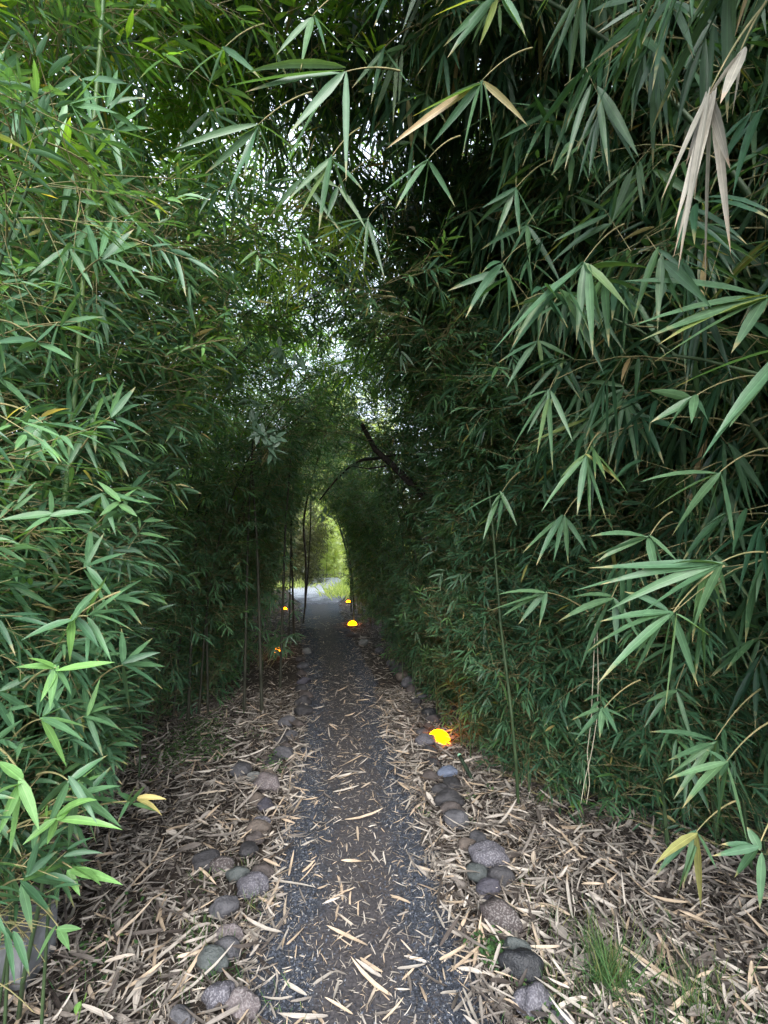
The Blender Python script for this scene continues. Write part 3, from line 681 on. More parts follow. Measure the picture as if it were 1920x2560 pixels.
lamp(692, 1628, 24, 'yellow lamp glinting through the stems on the dark left bank', (0, 0, 0))
lamp(712, 1523, 11, 'small distant yellow lamp behind the left stems near the exit', (0, 0, 0))

# ------------------------------------------------------------------ block, cut stalk, fallen pieces
def bevel_box(name, sx, sy, sz, bev, mat, jitter=.003):
    bm = bmesh.new(); bmesh.ops.create_cube(bm, size=1)
    for v in bm.verts: v.co = Vector((v.co.x * sx, v.co.y * sy, v.co.z * sz))
    bmesh.ops.bevel(bm, geom=bm.edges[:], offset=bev, segments=2, affect='EDGES')
    bmesh.ops.subdivide_edges(bm, edges=bm.edges[:], cuts=2, use_grid_fill=True)
    for v in bm.verts: v.co += Vector([mnoise.noise(v.co * 30 + Vector((k * 9, 0, 0))) * jitter for k in range(3)])
    me = bpy.data.meshes.new(name); bm.to_mesh(me); bm.free(); return link(name, me, mat)
g0 = G(-55, 2490)
o = bevel_box('concrete_block', .26, .17, .17, .006, simple_mat('concrete', (.10, .105, .11), (.26, .265, .28), 14, .9, .5))
o.location = (g0[0] + .005, g0[1] + .085, .075); o.rotation_euler = (0, 0, R(3))
tag(o, 'pale grey concrete block in the bottom left corner behind bamboo leaves', 'block')

a, b = P(1150, 1908, G(1150, 1930)[1]), G(1186, 1968)
a[2] = .10; b = G(1186, 1965); b[2] = .015
e = empty('cut_stalk', tuple(b), 'dark glossy cut stalk with a pale green tip leaning in litter', 'stalk')
pp = np.linspace(b, a, 6) - b
link('shaft', tubes_mesh('shaft', [(pp[None], np.full((1, 6), .0125))], 12), simple_mat('dark_green_gloss', (.012, .02, .014), (.03, .045, .03), 30, .25, 0, (1, 1, .1), .6), e)
dv = unit(a - b); pp = np.linspace(a - b, a - b + dv * .018, 4)
link('tip', tubes_mesh('tip', [(pp[None], np.array([[.0135, .014, .0135, .009]]))], 12), simple_mat('pale_green_tip', (.16, .33, .22), (.22, .42, .3), 20, .5, 0), e)

M_SHEATH = simple_mat('culm_sheath', (.16, .115, .08), (.33, .255, .19), 60, .75, .4, (1, 1, .15))
def sheath(px, py, L, w, ang, label, curl=2.2, lift=.02, grp=None):
    g0 = G(px, py); nu_, nv_ = 9, 14
    th = np.linspace(-curl / 2, curl / 2, nu_); t = np.linspace(0, 1, nv_)
    V = []
    for tt in t:
        ww = w * (1 - .75 * tt ** 2) ; r = ww / curl
        for h in th: V.append((L * (tt - .5), r * math.sin(h), -r * math.cos(h) + r + .04 * math.sin(tt * 3) * L))
    V = np.array(V); i = np.arange(nu_ * nv_).reshape(nv_, nu_)
    o = link('bamboo_sheath', np_mesh('bamboo_sheath', V, [np.stack([i[:-1, :-1], i[:-1, 1:], i[1:, 1:], i[1:, :-1]], -1).reshape(-1, 4)]), M_SHEATH)
    so_ = o.modifiers.new('thick', 'SOLIDIFY'); so_.thickness = .0012
    o.location = (g0[0], g0[1], lift); o.rotation_euler = (R(160), 0, ang)
    return tag(o, label, 'sheath', 'dry bamboo sheaths fallen on the right bank')
sheath(1440, 2085, .17, .05, R(5), 'long curled brown bamboo sheath lying across the right bank', lift=.05)
sheath(1280, 2080, .09, .032, R(-80), 'short upright brown sheath just right of the pear-shaped stone', lift=.04)
sheath(1250, 2095, .08, .04, R(-40), 'broken pale sheath tube between the pear-shaped stone and the short sheath', lift=.035)
sheath(1304, 2032, .06, .05, R(70), 'broad orange-tan dead leaf sheath at the foot of the green culm', lift=.035, curl=1.)
sheath(1650, 2390, .11, .03, R(60), 'flat brown sheath standing in the litter right of the grass', lift=.04, curl=.9)
sheath(1183, 1835, .11, .03, R(35), 'split sheath lit orange, pointing up from the dome lamp', lift=.06, curl=1.2)
sheath(1215, 1828, .10, .03, R(10), 'reddish sheath farther right of the dome lamp', lift=.05, curl=1.2)
sheath(1380, 2125, .22, .022, R(12), 'thin split brown stick below the long curled sheath', lift=.03, curl=1.6)

# ================================================================== SINGLE CULMS one can tell apart
def single(name, pts, r0, r1, mat, label, cat='bamboo culm', twigs=None, group=None, part='culm'):
    pts = np.array(pts, float); t = np.linspace(0, 1, len(pts)); q = np.linspace(0, 1, 24)
    # smooth by Catmull-like resampling
    pp = np.stack([np.interp(q, t, pts[:, i]) for i in range(3)], 1)
    for _ in range(3): pp[1:-1] = (pp[:-2] + 2 * pp[1:-1] + pp[2:]) / 4
    b = pp[0].copy()
    e = empty(name, tuple(b), label, cat, group)
    link(part, culm_mesh(part, pp - b, r0, r1, 8), mat, e)
    return e, pp
def Gz(px, py): return G(px, py, 0.0)
d = G(763, 1521)[1]
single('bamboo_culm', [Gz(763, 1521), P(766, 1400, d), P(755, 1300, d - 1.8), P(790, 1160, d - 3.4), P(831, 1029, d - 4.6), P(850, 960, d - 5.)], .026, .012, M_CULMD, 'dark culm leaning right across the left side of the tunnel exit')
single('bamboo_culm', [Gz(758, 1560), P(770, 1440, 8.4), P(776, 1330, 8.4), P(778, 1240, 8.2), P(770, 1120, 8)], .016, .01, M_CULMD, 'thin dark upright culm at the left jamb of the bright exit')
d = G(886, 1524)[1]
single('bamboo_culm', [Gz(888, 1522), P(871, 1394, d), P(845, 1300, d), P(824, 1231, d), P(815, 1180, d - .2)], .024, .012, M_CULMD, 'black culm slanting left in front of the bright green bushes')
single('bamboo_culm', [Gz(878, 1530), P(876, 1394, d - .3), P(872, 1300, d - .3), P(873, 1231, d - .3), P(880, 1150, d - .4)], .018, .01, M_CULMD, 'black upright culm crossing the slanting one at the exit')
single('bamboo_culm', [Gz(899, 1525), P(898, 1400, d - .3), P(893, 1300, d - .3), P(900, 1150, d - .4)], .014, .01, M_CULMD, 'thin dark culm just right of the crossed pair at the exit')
single('bamboo_culm', [Gz(1048, 1690), P(1048, 1560, 5), P(1046, 1405, 5), P(1016, 1268, 5), P(985, 1190, 5), P(940, 1134, 5), P(880, 1100, 5.2), P(840, 1105, 5.4)], .012, .005, M_CULMG, 'slender grey culm arching over the path from the right bank')
single('bamboo_culm', [Gz(1296, 2022), P(1289, 1880, 2.45), P(1272, 1720, 2.5), P(1250, 1560, 2.55), P(1238, 1380, 2.6), P(1220, 1200, 2.6)], .0095, .006, M_CULMS, 'slender green culm standing in the litter at the right wall front')
single('bamboo_culm', [Gz(1184, 1808), P(1182, 1750, 3.65), P(1176, 1640, 3.7), P(1170, 1500, 3.8)], .013, .007, M_CULMY, 'short yellow culm rising right behind the near dome lamp')
single('bamboo_culm', [(-1.3, 1.35, 0), P(90, 1900, 1.35), P(180, 1100, 1.3), P(205, 760, 1.3), P(225, 420, 1.25), P(245, 200, 1.2), P(262, -60, 1.2)], .0085, .006, M_CULM, 'green jointed culm rising up the left side to the top')
single('bamboo_culm', [(-1.3, 1.5, 0), P(60, 1500, 1.55), P(105, 1200, 1.5), P(118, 950, 1.5), P(125, 700, 1.5), P(120, 600, 1.5)], .008, .004, M_CULMY, 'thin yellow-brown culm in front of the left leaves')
single('bamboo_culm', [Gz(45, 2560), P(60, 2430, 1.28), P(95, 2280, 1.3), P(118, 2150, 1.3), P(130, 1990, 1.3)], .0065, .005, M_CULMS, 'short dark green culm in front of the concrete block')
for i, (px, py, top, lx, lab) in enumerate([
    (430, 1790, 1250, -10, 'dark bare culm farthest left in the shaded left stand'), (470, 1810, 1200, 15, 'leaning bare culm in the shaded left stand beside the farthest left one'),
    (520, 1795, 1150, -5, 'bare culm in the middle of the shaded left stand'), (610, 1790, 1100, 10, 'culm with a dry sheath at its foot, left stand'),
    (655, 1788, 1150, -12, 'thick dark cut-looking culm close to the left stone row'), (700, 1720, 1100, 14, 'dark culm beside the left row near the glinting lamp'),
    (722, 1640, 1150, 6, 'dark culm just past the glinting left lamp'), (735, 1600, 1150, -8, 'dark culm at the left edge short of the exit'),
    (965, 1600, 1150, 12, 'dark culm in the right stand beyond the bend'), (1000, 1640, 1200, -8, 'dark culm in the right stand at the bend'),
    (925, 1560, 1200, 6, 'thin dark culm right of the far lamp'), (1075, 1700, 1250, 8, 'dark culm behind the slender grey arching one'), (1115, 1740, 1300, -8, 'dark culm in the right stand above the round grey stone')]):
    g0 = Gz(px, py); y0 = g0[1]
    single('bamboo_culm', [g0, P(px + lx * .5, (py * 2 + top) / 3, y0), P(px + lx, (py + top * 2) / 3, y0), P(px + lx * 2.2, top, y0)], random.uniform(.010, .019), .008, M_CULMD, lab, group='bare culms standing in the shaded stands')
# dark tree limb and its branches over the tunnel
e, _ = single('tree_limb', [P(1180, 1400, 4.6), P(1100, 1280, 4.3), P(1030, 1212, 4.1), P(985, 1165, 4.1), P(950, 1135, 4.1), P(932, 1118, 4.1), P(905, 1060, 4.1)], .055, .02, M_BARK, 'dark tree limb slanting down over the tunnel from the right', 'tree limb', part='limb')
def child_tube(par, name, pts, r0, r1, mat):
    pts = np.array(pts) - np.array(par.location); q = np.linspace(0, 1, 16); t = np.linspace(0, 1, len(pts))
    pp = np.stack([np.interp(q, t, pts[:, i]) for i in range(3)], 1)
    link(name, tubes_mesh(name, [(pp[None], np.linspace(r0, r1, 16)[None])], 7), mat, par)
child_tube(e, 'branch', [P(1000, 1180, 4.1), P(954, 1145, 4.3), P(905, 1150, 4.6), P(875, 1166, 5.2), P(835, 1205, 5.4), P(799, 1250, 5.6)], .02, .009, M_BARK)
child_tube(e, 'branch', [P(955, 1143, 4.1), P(980, 1138, 4.1), P(1027, 1137, 4.1), P(1060, 1150, 4.2)], .014, .006, M_BARK)
child_tube(e, 'branch', [P(965, 1165, 4.1), P(920, 1172, 4.1), P(880, 1165, 4.2)], .009, .004, M_BARK)

# ================================================================== BAMBOO WALLS
import time; T0 = time.time()
GL, GR_ = 'small-leaved bamboo clumps forming the left wall', 'small-leaved bamboo clumps forming the right wall'
clump(-1.5, 1.25, 'nearest small-leaved bamboo filling the left edge with bright green leaves', 9, (1.5, 3.4), (.3, .9), fine=True, s0=.05, bl=.42, nb=3, step=.08, dens=1.15, spread=.20, group=GL, lean=.02, lmul=.88, r=.007, mat=M_LIT)
clump(-1.42, 1.72, 'bushy young bamboo low at the left edge over the litter, bright leaves', 14, (.9, 2.1), (.2, .8), fine=True, s0=.15, bl=.34, nb=3, step=.07, dens=1.2, spread=.22, group=GL, lean=.02, lmul=1.0, r=.005, mat=M_LIT)
clump(-1.18, 1.42, 'knee-high to head-high sprigs with brightly lit leaves at the lower left edge', 12, (.9, 1.8), (.2, .7), fine=True, s0=.25, bl=.30, nb=3, step=.07, dens=1.2, spread=.14, group=GL, lean=.02, lmul=1.05, r=.0045, mat=M_LIT)
clump(-1.75, 2.05, 'leafy bamboo on the left just behind the nearest one, over the litter', 8, (2.6, 4.2), (.7, 1.3), fine=True, s0=.16, bl=.50, nb=3, step=.09, dens=1.15, spread=.22, group=GL, r=.008, mat=M_LIT)
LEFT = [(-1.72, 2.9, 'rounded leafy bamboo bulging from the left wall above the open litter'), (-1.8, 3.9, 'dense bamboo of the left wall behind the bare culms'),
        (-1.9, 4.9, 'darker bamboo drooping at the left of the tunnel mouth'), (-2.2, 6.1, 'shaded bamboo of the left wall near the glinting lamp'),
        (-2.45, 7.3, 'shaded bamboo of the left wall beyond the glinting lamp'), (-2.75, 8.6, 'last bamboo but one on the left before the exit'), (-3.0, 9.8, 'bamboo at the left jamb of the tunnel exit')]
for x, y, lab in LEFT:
    clump(x, y, lab, 8, (3.0, 4.8), (.8, 1.7), s0=(.12, .3), bl=.62, nb=3, step=.11, dens=1.1, group=GL, r=.010, fine=y < 3.5, mat=M_LIT if y < 4.5 else M_SMALL, culm_mat=M_CULMD)
RIGHT = [(1.12, 2.95, 'dark green bamboo mass at the right wall front, reaching the ground'), (1.0, 3.9, 'small-leaved bamboo behind the near dome lamp on the right'),
         (.82, 4.9, 'bamboo of the right wall above the bend in the stone row'), (.6, 6.0, 'pale-looking bamboo on the right under the dark tree limb'),
         (.2, 7.2, 'shaded bamboo of the right wall left of the tree limb'), (-.2, 8.4, 'shaded bamboo with bluish leaves right of the crossed culms'), (-.5, 9.6, 'bamboo at the right jamb of the tunnel exit')]
for i, (x, y, lab) in enumerate(RIGHT):
    clump(x, y, lab, 8 if i < 3 else 7, (2.6, 4.6), (.6, 1.6), s0=(.04, .2), bl=.58, nb=3, step=.11, dens=1.1, group=GR_, r=.009, fine=(i == 0), mat=M_LIT if y > 3.5 else M_SMALL)  # lighter leaf copy makes up for missing light on the far right wall
clump(1.55, 2.55, 'low dark bamboo thicket at the foot of the right wall', 10, (1.0, 2.2), (.3, .9), fine=True, s0=.05, bl=.45, nb=3, step=.09, dens=1.15, spread=.35, group=GR_, r=.007)

LOW = [(1.0, 2.75, 'low leafy shoots at the foot of the right wall front, touching the litter'), (.72, 3.55, 'bright low shoots just behind the yellow culm on the right'), (.50, 4.4, 'low leafy shoots at the foot of the right wall past the bend'),
       (.30, 5.4, 'low shaded shoots by the slender grey arching culm'), (1.75, 2.6, 'low leafy shoots below the hanging dry vine'), (-1.75, 4.6, 'low leafy shoots between the bare culms on the left'), (-1.85, 3.3, 'leafy shoots at the back of the open litter on the left')]
for x, y, lab in LOW:
    clump(x, y, lab, 9, (.5, 1.3), (.3, 1.0), s0=.05, bl=.30, nb=3, step=.07, dens=1.1, spread=.20, group='low bamboo shoots at the foot of the walls', r=.005, fine=y < 4, mat=M_LIT if y == 3.55 else None)
# large-leaved bamboo: right side and overhead
GB = 'large-leaved bamboo clumps arching overhead from the right'
BIG = [(2.0, 1.35, 'nearest large-leaved bamboo at the right edge with long drooping leaves', 7, (2.6, 4.0), (.9, 1.6), True), (2.3, 2.3, 'large-leaved bamboo hanging over the right bank', 7, (3.4, 4.8), (1.0, 1.7), True),
       (2.2, 3.3, 'large-leaved bamboo arching over the path from above the right wall', 7, (4.2, 5.6), (1.2, 1.9), True), (2.3, 4.6, 'large-leaved bamboo of the canopy above the bend', 6, (4.6, 6.0), (1.2, 1.9), False)]
for x, y, lab, n, H, A, fine in BIG:
    clump(x, y, lab, n, H, A, kind='big', fine=fine, s0=.25, bl=.85, nb=2, step=.13, dens=1.1, group=GB, azj=.6, spread=.3, r=.014)
GT = 'tall bamboo clumps standing behind the walls and closing the canopy'
TALL = [(-3.0, 1.6, 'tall bamboo at the upper left corner'), (-3.1, 3.0, 'tall bamboo behind the left wall with sunlit yellow-green top'), (-3.2, 4.6, 'tall bamboo arching from far left over the path'),
        (-3.4, 6.4, 'tall bamboo behind the shaded part of the left wall'), (-3.7, 7.6, 'tall bamboo behind the last bamboos of the left wall'),
        (2.1, 6.2, 'tall bamboo behind the tree limb on the right'), (1.7, 7.4, 'tall bamboo behind the last bamboos of the right wall'), (3.4, 2.4, 'tall dark bamboo at the upper right corner'), (3.4, 4.2, 'tall dark bamboo behind the large-leaved ones')]
for x, y, lab in [(1.9, 1.9, 'dark bamboo of the roof over the upper right, speckled with sky'), (2.7, 1.1, 'dark large-leaved bamboo closing the top right corner of the roof'), (2.5, 2.6, 'dark large-leaved bamboo of the roof behind the dead leaf bunch'), (1.6, 3.0, 'bamboo of the roof crossing above the path from the right'), (-2.2, 1.6, 'bamboo of the roof over the upper left, backlit yellow-green'),
                  (-2.1, 3.3, 'backlit bamboo arching over the middle of the path from the left')]:
    clump(x, y, lab, 6, (5.2, 6.4), (1.3, 2.0), kind='big' if x > 0 else 'small', s0=.42, bl=.85, nb=3, step=.13, dens=1.0, group='tall bamboo clumps forming the roof', azj=.5, spread=.4, lmul=1. if x > 0 else 1.2, r=.013, mat=None if x > 0 else M_BACK)
for i, (x, y, lab) in enumerate(TALL):
    clump(x, y, lab, 7, (5.0, 6.8), (1.0, 1.9), s0=.12, bl=.85, nb=3, step=.15, dens=.8, group=GT, azj=.55, spread=.45, lmul=1.2, r=.016, mat=M_BACK if x < 0 or y > 6 else None)

# hero sprays -------------------------------------------------------
pl = Plant((1.9, 1.0, 0), 'big')
c = culm_curve((2.3, .9, 0), math.pi * .92, 2.6, 1.1, 1.6); pl.culm(c, .012, .004)
c = culm_curve((2.0, 1.15, 0), math.pi * .98, 2.6, 1.5, 1.6); pl.culm(c, .012, .004)
def fan(pl, nx, ny, d, tips, stem=None, dd=-.05, wd=None, tint=None, sd=.1, droop=.12):
    T = [P(tx, ty, d + dd * random.uniform(-.5, 1.5)) for tx, ty in tips]
    st = P(stem[0], stem[1], d + sd) if stem else None
    pl.hero(P(nx, ny, d), T, wd, st, tint, droop)
def rfan(nx, ny, s_):
    off = random.gauss(0, 22); n_ = random.choice((3, 4, 5, 5, 6, 7)); out = []
    for k_ in range(n_):
        a_ = R(off + 45 + 120 * (k_ + random.uniform(-.3, .3)) / max(1, n_ - 1)); l_ = s_ * random.uniform(.5, 1.12)
        out.append((nx + l_ * math.cos(a_), ny + l_ * math.sin(a_)))
    return out
fan(pl, 1460, 655, 1.25, [(1255, 862), (1290, 865), (1442, 842), (1500, 800), (1563, 768), (1480, 850)], (1560, 560), wd=.026)
fan(pl, 1374, 975, 1.45, [(1298, 1006), (1288, 1110), (1345, 1125), (1380, 1145), (1425, 1090), (1320, 1080)], (1400, 930))
fan(pl, 1463, 1137, 1.4, [(1403, 1193), (1368, 1266), (1512, 1290), (1552, 1210), (1445, 1275), (1475, 1270)], (1500, 1080), tint=[.8, .7, .5, .95, .5, .6])
fan(pl, 1625, 1339, 1.3, [(1472, 1340), (1500, 1402), (1480, 1395), (1662, 1452), (1640, 1440), (1690, 1400)], (1680, 1280))
fan(pl, 1683, 1530, 1.15, [(1500, 1554), (1482, 1625), (1507, 1702), (1668, 1742), (1737, 1697), (1776, 1592), (1550, 1472), (1590, 1640), (1640, 1560)], (1810, 1415), wd=.023)
fan(pl, 1802, 1406, 1.15, [(1435, 1478), (1505, 1462), (1530, 1525), (1470, 1420), (1610, 1530), (1740, 1560), (1670, 1410)], (1935, 1385), wd=.023)
fan(pl, 1630, 425, 1.5, [(1495, 600), (1370, 640), (1660, 620), (1762, 512), (1550, 590), (1725, 600)], (1700, 380), wd=.027)
fan(pl, 1738, 990, 1.15, [(1622, 976), (1625, 1057), (1662, 1087), (1730, 1052), (1770, 1057), (1680, 1060)], (1920, 940), wd=.022)
fan(pl, 1960, 880, .95, [(1765, 1135), (1800, 1080), (1690, 970), (1830, 1060)], wd=.03)
fan(pl, 1920, 740, 1.1, [(1550, 700), (1610, 850), (1640, 905), (1700, 800), (1590, 815), (1660, 860), (1830, 880)], wd=.026)
fan(pl, 1800, 1180, 1.2, [(1640, 1270), (1600, 1205), (1700, 1320), (1830, 1330), (1770, 1290)], (1930, 1120), wd=.024)
fan(pl, 1365, 1481, 1.7, [(1215, 1530), (1258, 1540), (1300, 1557), (1320, 1500), (1240, 1486), (1350, 1560)], (1470, 1530))
fan(pl, 1816, 1904, 1.35, [(1664, 1950), (1795, 2060), (1860, 2080), (1800, 1945), (1720, 2010), (1760, 1870)], (1935, 1800))
fan(pl, 1510, 1770, 1.6, [(1440, 1850), (1430, 1800), (1500, 1840), (1540, 1830), (1570, 1800), (1465, 1840)], (1600, 1700))
fan(pl, 1741, 2079, 1.45, [(1640, 2160), (1752, 2262)], (1845, 2000), wd=.026, tint=[.95, .955])
fan(pl, 1741, 2079, 1.46, [(1712, 2200), (1650, 2180), (1690, 2250), (1790, 2170)], wd=.02)
fan(pl, 1895, 2120, 1.2, [(1780, 2140), (1840, 2190), (1900, 2260), (1860, 2050), (1800, 2110)], (1960, 2000))
fan(pl, 1560, 1000, 1.55, [(1440, 1110), (1470, 1140), (1520, 1170), (1620, 1110), (1590, 1160)], (1640, 930))
fan(pl, 1255, 1230, 1.9, [(1150, 1290), (1180, 1330), (1240, 1350), (1290, 1310), (1215, 1335)], (1300, 1180))
fan(pl, 1410, 1290, 1.6, [(1310, 1380), (1350, 1400), (1420, 1400), (1460, 1370), (1385, 1400)], (1460, 1230))
for i in range(34):
    nx, ny = random.uniform(1250, 1930), random.uniform(560, 2080)
    if nx < 1250 + max(0, (1000 - ny)) * .3 or (nx < 1500 and ny > 1500): continue
    dpt = random.uniform(1.5, 2.2); s_ = 270 / dpt
    tips = rfan(nx, ny, s_)
    fan(pl, nx, ny, dpt, tips, (nx + random.uniform(20, 130), ny - random.uniform(50, 130)))
pl.build('bamboo_clump', 'bamboo with the big hand-shaped leaf fans in front of the right wall', 'bamboo', GB, fine=True, mat=M_BIG_LIT)

pl = Plant((1.2, .5, 0), 'big')
c = culm_curve((1.75, .1, 0), R(120), 4.6, 1.2, 2.4); pl.culm(c, .010, .003)
fan(pl, 862, 180, 1.25, [(568, 215), (620, 230), (725, 332), (865, 427), (600, 180), (752, 370)], (1000, 178), wd=.026, tint=[.4, .45, .5, .45, .75, .7])
fan(pl, 645, 312, 1.3, [(438, 377), (428, 450), (512, 435), (615, 427), (672, 385), (735, 383), (565, 502), (632, 515)], (780, 230), wd=.021)
fan(pl, 1206, 200, 1.25, [(1035, 290), (1080, 360), (1163, 372), (1232, 347), (1025, 330), (1200, 330)], (1330, 120), wd=.022)
fan(pl, 1206, 200, 1.25, [(1302, 302), (972, 368)], wd=.02, tint=[.97, .995])
fan(pl, 1072, 396, 1.35, [(958, 482), (1055, 530), (1127, 503), (1000, 510)], (1150, 340), wd=.021)
fan(pl, 1250, -20, 1.1, [(1120, 108), (1132, 130), (1200, 110), (1325, 112), (1308, 80), (1090, 40)], wd=.022, tint=[.5, .45, .9, .5, .5, .9])
fan(pl, 830, 390, 1.5, [(720, 500), (750, 540), (800, 560), (870, 500), (900, 470)], (900, 320), wd=.023)
fan(pl, 1255, 660, 1.7, [(1180, 740), (1205, 760), (1245, 790), (1290, 760)], (1330, 600))
fan(pl, 1290, 470, 1.6, [(1200, 560), (1240, 590), (1300, 590), (1340, 560), (1205, 520)], (1380, 400))
fan(pl, 560, 120, 1.3, [(480, 200), (520, 230), (590, 220), (640, 190)], (660, 60))
fan(pl, 780, 40, 1.3, [(700, 130), (760, 150), (815, 130), (850, 110)], (880, -30))
fan(pl, 960, 120, 1.6, [(880, 220), (930, 250), (990, 240), (1020, 210)], (1050, 60))
fan(pl, 1510, 80, 1.5, [(1470, 210), (1520, 190), (1560, 180), (1500, 250)], (1560, -20), wd=.03)
for i in range(30):
    nx, ny = random.uniform(420, 1500), random.uniform(-20, 620)
    dpt = random.uniform(1.7, 2.6); s_ = 270 / dpt
    tips = rfan(nx, ny, s_)
    fan(pl, nx, ny, dpt, tips, (nx + random.uniform(20, 130), ny - random.uniform(30, 110)))
pl.build('bamboo_clump', 'bamboo hanging its leaf fans into the top centre of view', 'bamboo', GB, fine=True, mat=M_BIG_LIT)

pl = Plant((-1.7, 3.0, 0), 'big')
c = culm_curve((-1.7, 3.0, 0), R(10), 3.9, 1.25, 2.); pl.culm(c, .011, .003)
for i in range(64):
    nx, ny, dpt = random.uniform(480, 900), random.uniform(480, 720), random.uniform(2.2, 2.9); s_ = 230 / dpt
    fan(pl, nx, ny, dpt, rfan(nx, ny, s_), (nx - random.uniform(40, 140), ny - random.uniform(0, 60)), wd=.015, tint=random.uniform(.3, .95))
for i in range(30):
    nx, ny, dpt = random.uniform(660, 980), random.uniform(700, 960), random.uniform(3.4, 4.3); s_ = 250 / dpt
    fan(pl, nx, ny, dpt, rfan(nx, ny, s_), (nx - random.uniform(40, 120), ny - random.uniform(10, 60)), wd=.018, tint=random.uniform(.0, .6))
pl.build('bamboo_clump', 'yellow-green backlit bamboo spray in the middle above the tunnel mouth', 'bamboo', GT, mat=M_LIME)
pl = Plant((1.55, .8, 2.4), 'big')
fan(pl, 1776, 225, .84, [(1652, 502), (1682, 648), (1698, 662), (1765, 662), (1822, 596), (1826, 424), (1690, 560), (1720, 400), (1740, 470)], (1905, 20), wd=.018, tint=.6, sd=0., droop=.03)
fan(pl, 1850, 130, .84, [(1770, 240), (1800, 260), (1830, 290)], (1925, -10), wd=.02, tint=.5, sd=0., droop=.03)
pl.build('dead_bamboo_branch', 'bleached dead leaf bunch hanging in the upper right corner', 'branch', fine=True, mat=M_PALE, leaf_name='dead_leaves')

lampshoot = Plant((-1.75, 5.2, 0), 'small')
for k_ in range(4): lampshoot.culm(culm_curve((-1.8 + .12 * k_, 5.2 + .15 * (k_ % 2), 0), R(20), 1.3, .5), .008, .003)
pl = Plant((-1.0, .95, 0), 'small')
for b_, H_, A_ in [((-1.3, .95, 0), 1.7, .3), ((-1.4, 1.15, 0), 2.4, .3), ((-1.35, 1.2, 0), 1.2, .3)]:
    c = culm_curve(b_, R(30), H_, A_, 1.6); pl.culm(c, .006, .002)
fan(pl, 139, 1669, .95, [(290, 1655), (105, 1748), (127, 1762), (35, 1668), (60, 1640), (170, 1730)], (60, 1720), wd=.019, tint=[.88, .85, .8, .85, .9, .7])
fan(pl, 182, 1547, 1.0, [(240, 1612), (175, 1640), (130, 1652), (60, 1600), (230, 1500), (270, 1440)], (300, 1480), wd=.018)
fan(pl, 336, 2004, 1.1, [(418, 1998), (408, 2040)], (150, 2060), wd=.014, tint=[.99, .985])
fan(pl, 330, 2004, 1.1, [(370, 1950), (345, 1955), (300, 2050), (290, 1980), (395, 2030)], wd=.015)
fan(pl, 142, 2047, 1.0, [(302, 2075), (110, 2052), (120, 2107), (260, 1985), (60, 2110), (190, 2010)], (20, 2080), wd=.019, tint=.88)
fan(pl, 180, 2170, 1.15, [(255, 2215), (310, 2213), (140, 2240), (200, 2240)], (60, 2140), wd=.02, tint=.85)
fan(pl, 145, 2315, 1.15, [(98, 2392), (205, 2322), (170, 2370)], (60, 2240), wd=.018, tint=.8)
fan(pl, 60, 1950, .9, [(0, 2080), (-20, 1990), (30, 2110), (90, 2060), (-10, 1900)], (-20, 1860), wd=.02, tint=.85)
fan(pl, 205, 2500, 1.2, [(195, 2560), (215, 2480), (190, 2540)], wd=.014, tint=.9)
fan(pl, 110, 1060, 1.0, [(0, 1040), (60, 1150), (220, 1080), (170, 1150), (40, 1110)], (-20, 1010), wd=.019)
fan(pl, 90, 850, .95, [(-10, 860), (40, 880), (150, 800), (180, 900)], (-20, 800), wd=.018)
fan(pl, 130, 1290, 1.0, [(125, 1190), (200, 1350), (60, 1330), (230, 1280), (0, 1300)], (0, 1420), wd=.02, tint=.75)
fan(pl, 300, 1255, 1.2, [(345, 1220), (250, 1290), (340, 1290), (240, 1200), (380, 1260)], (180, 1400), wd=.018, tint=.8)
for i in range(85):
    nx, ny = random.uniform(-40, 330), random.uniform(150, 2250)
    if nx > 190 and ny > 2000: continue
    dpt = random.uniform(1.0, 1.5); s_ = 125 / dpt; a0 = random.uniform(-50, 60)
    tips = [(nx + s_ * math.cos(a_), ny + s_ * math.sin(a_)) for a_ in [R(a0 + t + random.uniform(-12, 12)) for t in (-60, -25, 0, 30, 65, 100)]]
    fan(pl, nx, ny, dpt, tips, (nx - 70 * math.cos(R(a0)) - 20, ny - 70 * math.sin(R(a0)) + 30), dd=.1)
for i in range(44):
    nx, ny, dpt = (random.uniform(600, 740), random.uniform(1480, 1640), random.uniform(4.6, 5.6)) if i < 30 else (random.uniform(670, 705), random.uniform(1590, 1625), random.uniform(5., 5.6))
    s_ = 110 / dpt * 1.3; a0 = random.uniform(30, 120)
    tips = [(nx + s_ * math.cos(a_), ny + s_ * math.sin(a_)) for a_ in [R(a0 + t + random.uniform(-12, 12)) for t in (-60, -25, 0, 30, 65)]]
    fan(lampshoot, nx, ny, dpt, tips, (nx - 40, ny + 50), wd=.014)
lampshoot.build('bamboo_clump', 'thin shaded sprigs partly hiding the glinting lamp on the left bank', 'bamboo', GL, mat=M_SMALL)
pl.build('bamboo_clump', 'young bamboo sprigs closest to the viewer at the left edge', 'bamboo', GL, fine=True, mat=M_LIT)

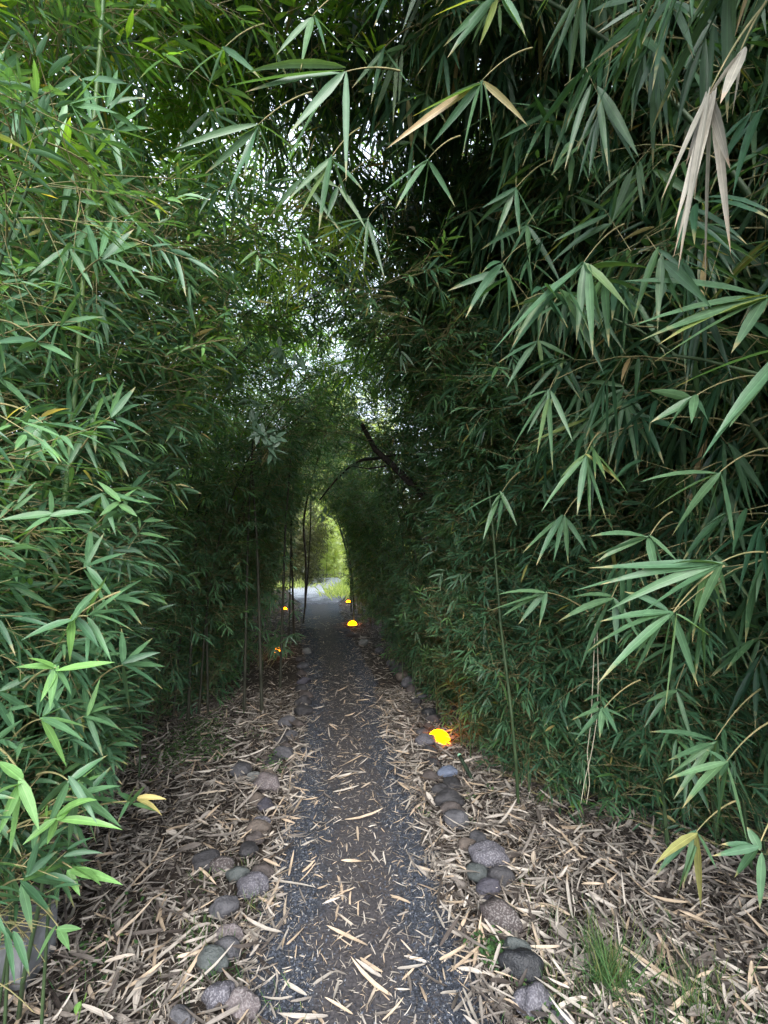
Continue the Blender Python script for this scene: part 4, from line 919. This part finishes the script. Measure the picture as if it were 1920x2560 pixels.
pl = Plant((-1.55, 2.9, 0), 'small')
pl.culm(culm_curve((-1.55, 2.9, 0), R(10), 2.4, .25), .006, .002)
for px_, py_ in [(700, 880), (745, 905), (690, 925), (660, 1085), (680, 1120), (640, 1060), (700, 1100), (430, 1020), (500, 870), (620, 1010), (575, 960), (160, 815), (850, 1180), (880, 1165), (815, 1290)]:
    d_ = 2.6 if px_ < 750 else 4.6
    for q_ in range(3):
        cx_, cy_ = px_ + random.uniform(-14, 14), py_ + random.uniform(-14, 14)
        a_ = [random.uniform(0, 6.28) for _ in range(3)]; r_ = random.uniform(70, 110) / d_
        pl.hero(P(cx_, cy_, d_), [P(cx_ + r_ * math.cos(t), cy_ + r_ * math.sin(t), d_ + random.uniform(-.03, .03)) for t in a_], .032, P(cx_ - 30, cy_ + 40, d_ + .1) if q_ == 0 else None, .6)
pl.build('broadleaf_shrub', 'shrub with rounded blue-grey leaves poking through the left bamboo wall', 'shrub', mat=M_BROAD)
# long pale dead vine hanging on the right
e = empty('dry_vine', tuple(P(1490, 1560, 2.1)), 'pale dry vine strand dangling in front of the right wall', 'vine')
for off in (0, 14):
    pts = [P(1488 + off * .3, 1560, 2.1), P(1482 + off, 1700, 2.1), P(1478 + off, 1800, 2.08), P(1468 + off * .8, 1880, 2.08), P(1474 - off, 1960, 2.08), P(1466 - off, 2010, 2.06)]
    child_tube(e, 'strand', pts, .0025, .0012, M_PALE if False else simple_mat('dry_strand', (.3, .27, .2), (.42, .38, .28), 20, .7, 0))

# ------------------------------------------------------------------ beyond the exit
GE = 'bright bushes in the open beyond the exit'
clump(-1.0, 14.0, 'bright yellow-green bamboo bush just beyond the exit on the right', 12, (2.2, 4.2), (.5, 1.0), s0=.02, bl=.7, nb=3, step=.12, mat=M_YEL, group=GE, spread=.35, lmul=1.5)
clump(-.6, 15.8, 'bright bamboo bush standing behind the yellow-green one', 12, (2.6, 4.6), (.5, 1.0), s0=.02, bl=.7, nb=3, step=.14, mat=M_YEL, group=GE, spread=.5, lmul=1.7)
M_OLIVE = leaf_mat('olive_leaf', [(0, (.04, .05, .028)), (1, (.10, .11, .055))], tip=.2)
clump(-3.4, 16.5, 'drooping dark olive bush on the left beyond the exit', 12, (2.2, 4.0), (.7, 1.3), s0=.02, bl=.7, nb=3, step=.13, mat=M_OLIVE, group=GE, spread=.55, lmul=1.5, az=.0)
clump(-3.6, 20., 'green bamboo closing the view at the end of the path', 18, (6, 9.5), (.4, 1.0), s0=.02, bl=.9, nb=3, step=.16, mat=M_YEL, group=GE, spread=1.0, lmul=2.0)
clump(-.8, 21., 'green bamboo far behind the bright bushes', 18, (6, 10.), (.4, 1.0), s0=.02, bl=.9, nb=3, step=.16, mat=M_YEL, group=GE, spread=1.0, lmul=2.0)
clump(-5.2, 15.5, 'green bush left of the drooping olive bush', 10, (2.5, 4.0), (.4, 1.0), s0=.02, bl=.8, nb=3, step=.16, mat=M_YEL, group=GE, spread=.6, lmul=1.8)
p_ = np.stack([rng.normal(-1.25, .22, 300), rng.normal(12.9, .5, 300), np.zeros(300)], 1)
tag(link('tall_grass', leaf_mesh('tall_grass', [grass(p_, .3, .75, .03, .5)], False), M_YEL), 'strappy light green leaves at the right of the far path', 'grass', kind='stuff')
p_ = np.stack([rng.normal(-3.2, .4, 300), rng.normal(15.2, .4, 300), np.zeros(300)], 1)
tag(link('low_grass', leaf_mesh('low_grass', [grass(p_, .2, .5, .025, .6)], False), M_YEL), 'light green grass under the olive bush beyond the exit', 'grass', kind='stuff')

# dense growth behind everything, closing the sides: uncountable mass of leaves
def mass(name, n, boxes, ln, label, mat):
    L = []
    for (x0, x1, y0, y1, z0, z1), f in boxes:
        k = int(n * f); o = np.stack([rng.uniform(x0, x1, k), rng.uniform(y0, y1, k), z0 + (z1 - z0) * rng.random(k)], 1)
        # gather into clumps
        c = o[rng.integers(0, k, max(4, k // 40))]; o = np.where(rng.random((k, 1)) < .75, c[rng.integers(0, len(c), k)] + rng.normal(0, .22, (k, 3)), o)
        o = o[(rng.random(len(o)) < openness(o)) & (clear(o) < -.6) & cam_far(o, 1.6) & (o[:, 2] > .02)]
        L.append(spray_leaves(o, rng.normal(0, 1, o.shape) + np.array([0, 0, .2]), 7, ln, ln * .15, .4, 60, .12))
    return tag(link(name, leaf_mesh(name, L, False), mat), label, 'thicket', kind='stuff')
mass('bamboo_thicket', 26000, [((-5.2, -2.6, 0.8, 12, 0, 4.6), .42), ((1.9, 5.2, 1.2, 11, 0, 5.0), .5), ((-6, -3.6, 10, 13, 0, 3), .06)], .16, 'dark mass of bamboo leaves behind both walls of the tunnel', M_SMALL)
print('leaves built', round(time.time() - T0, 1), 's; meshes', len(bpy.data.meshes), 'verts', sum(len(m_.vertices) for m_ in bpy.data.meshes))
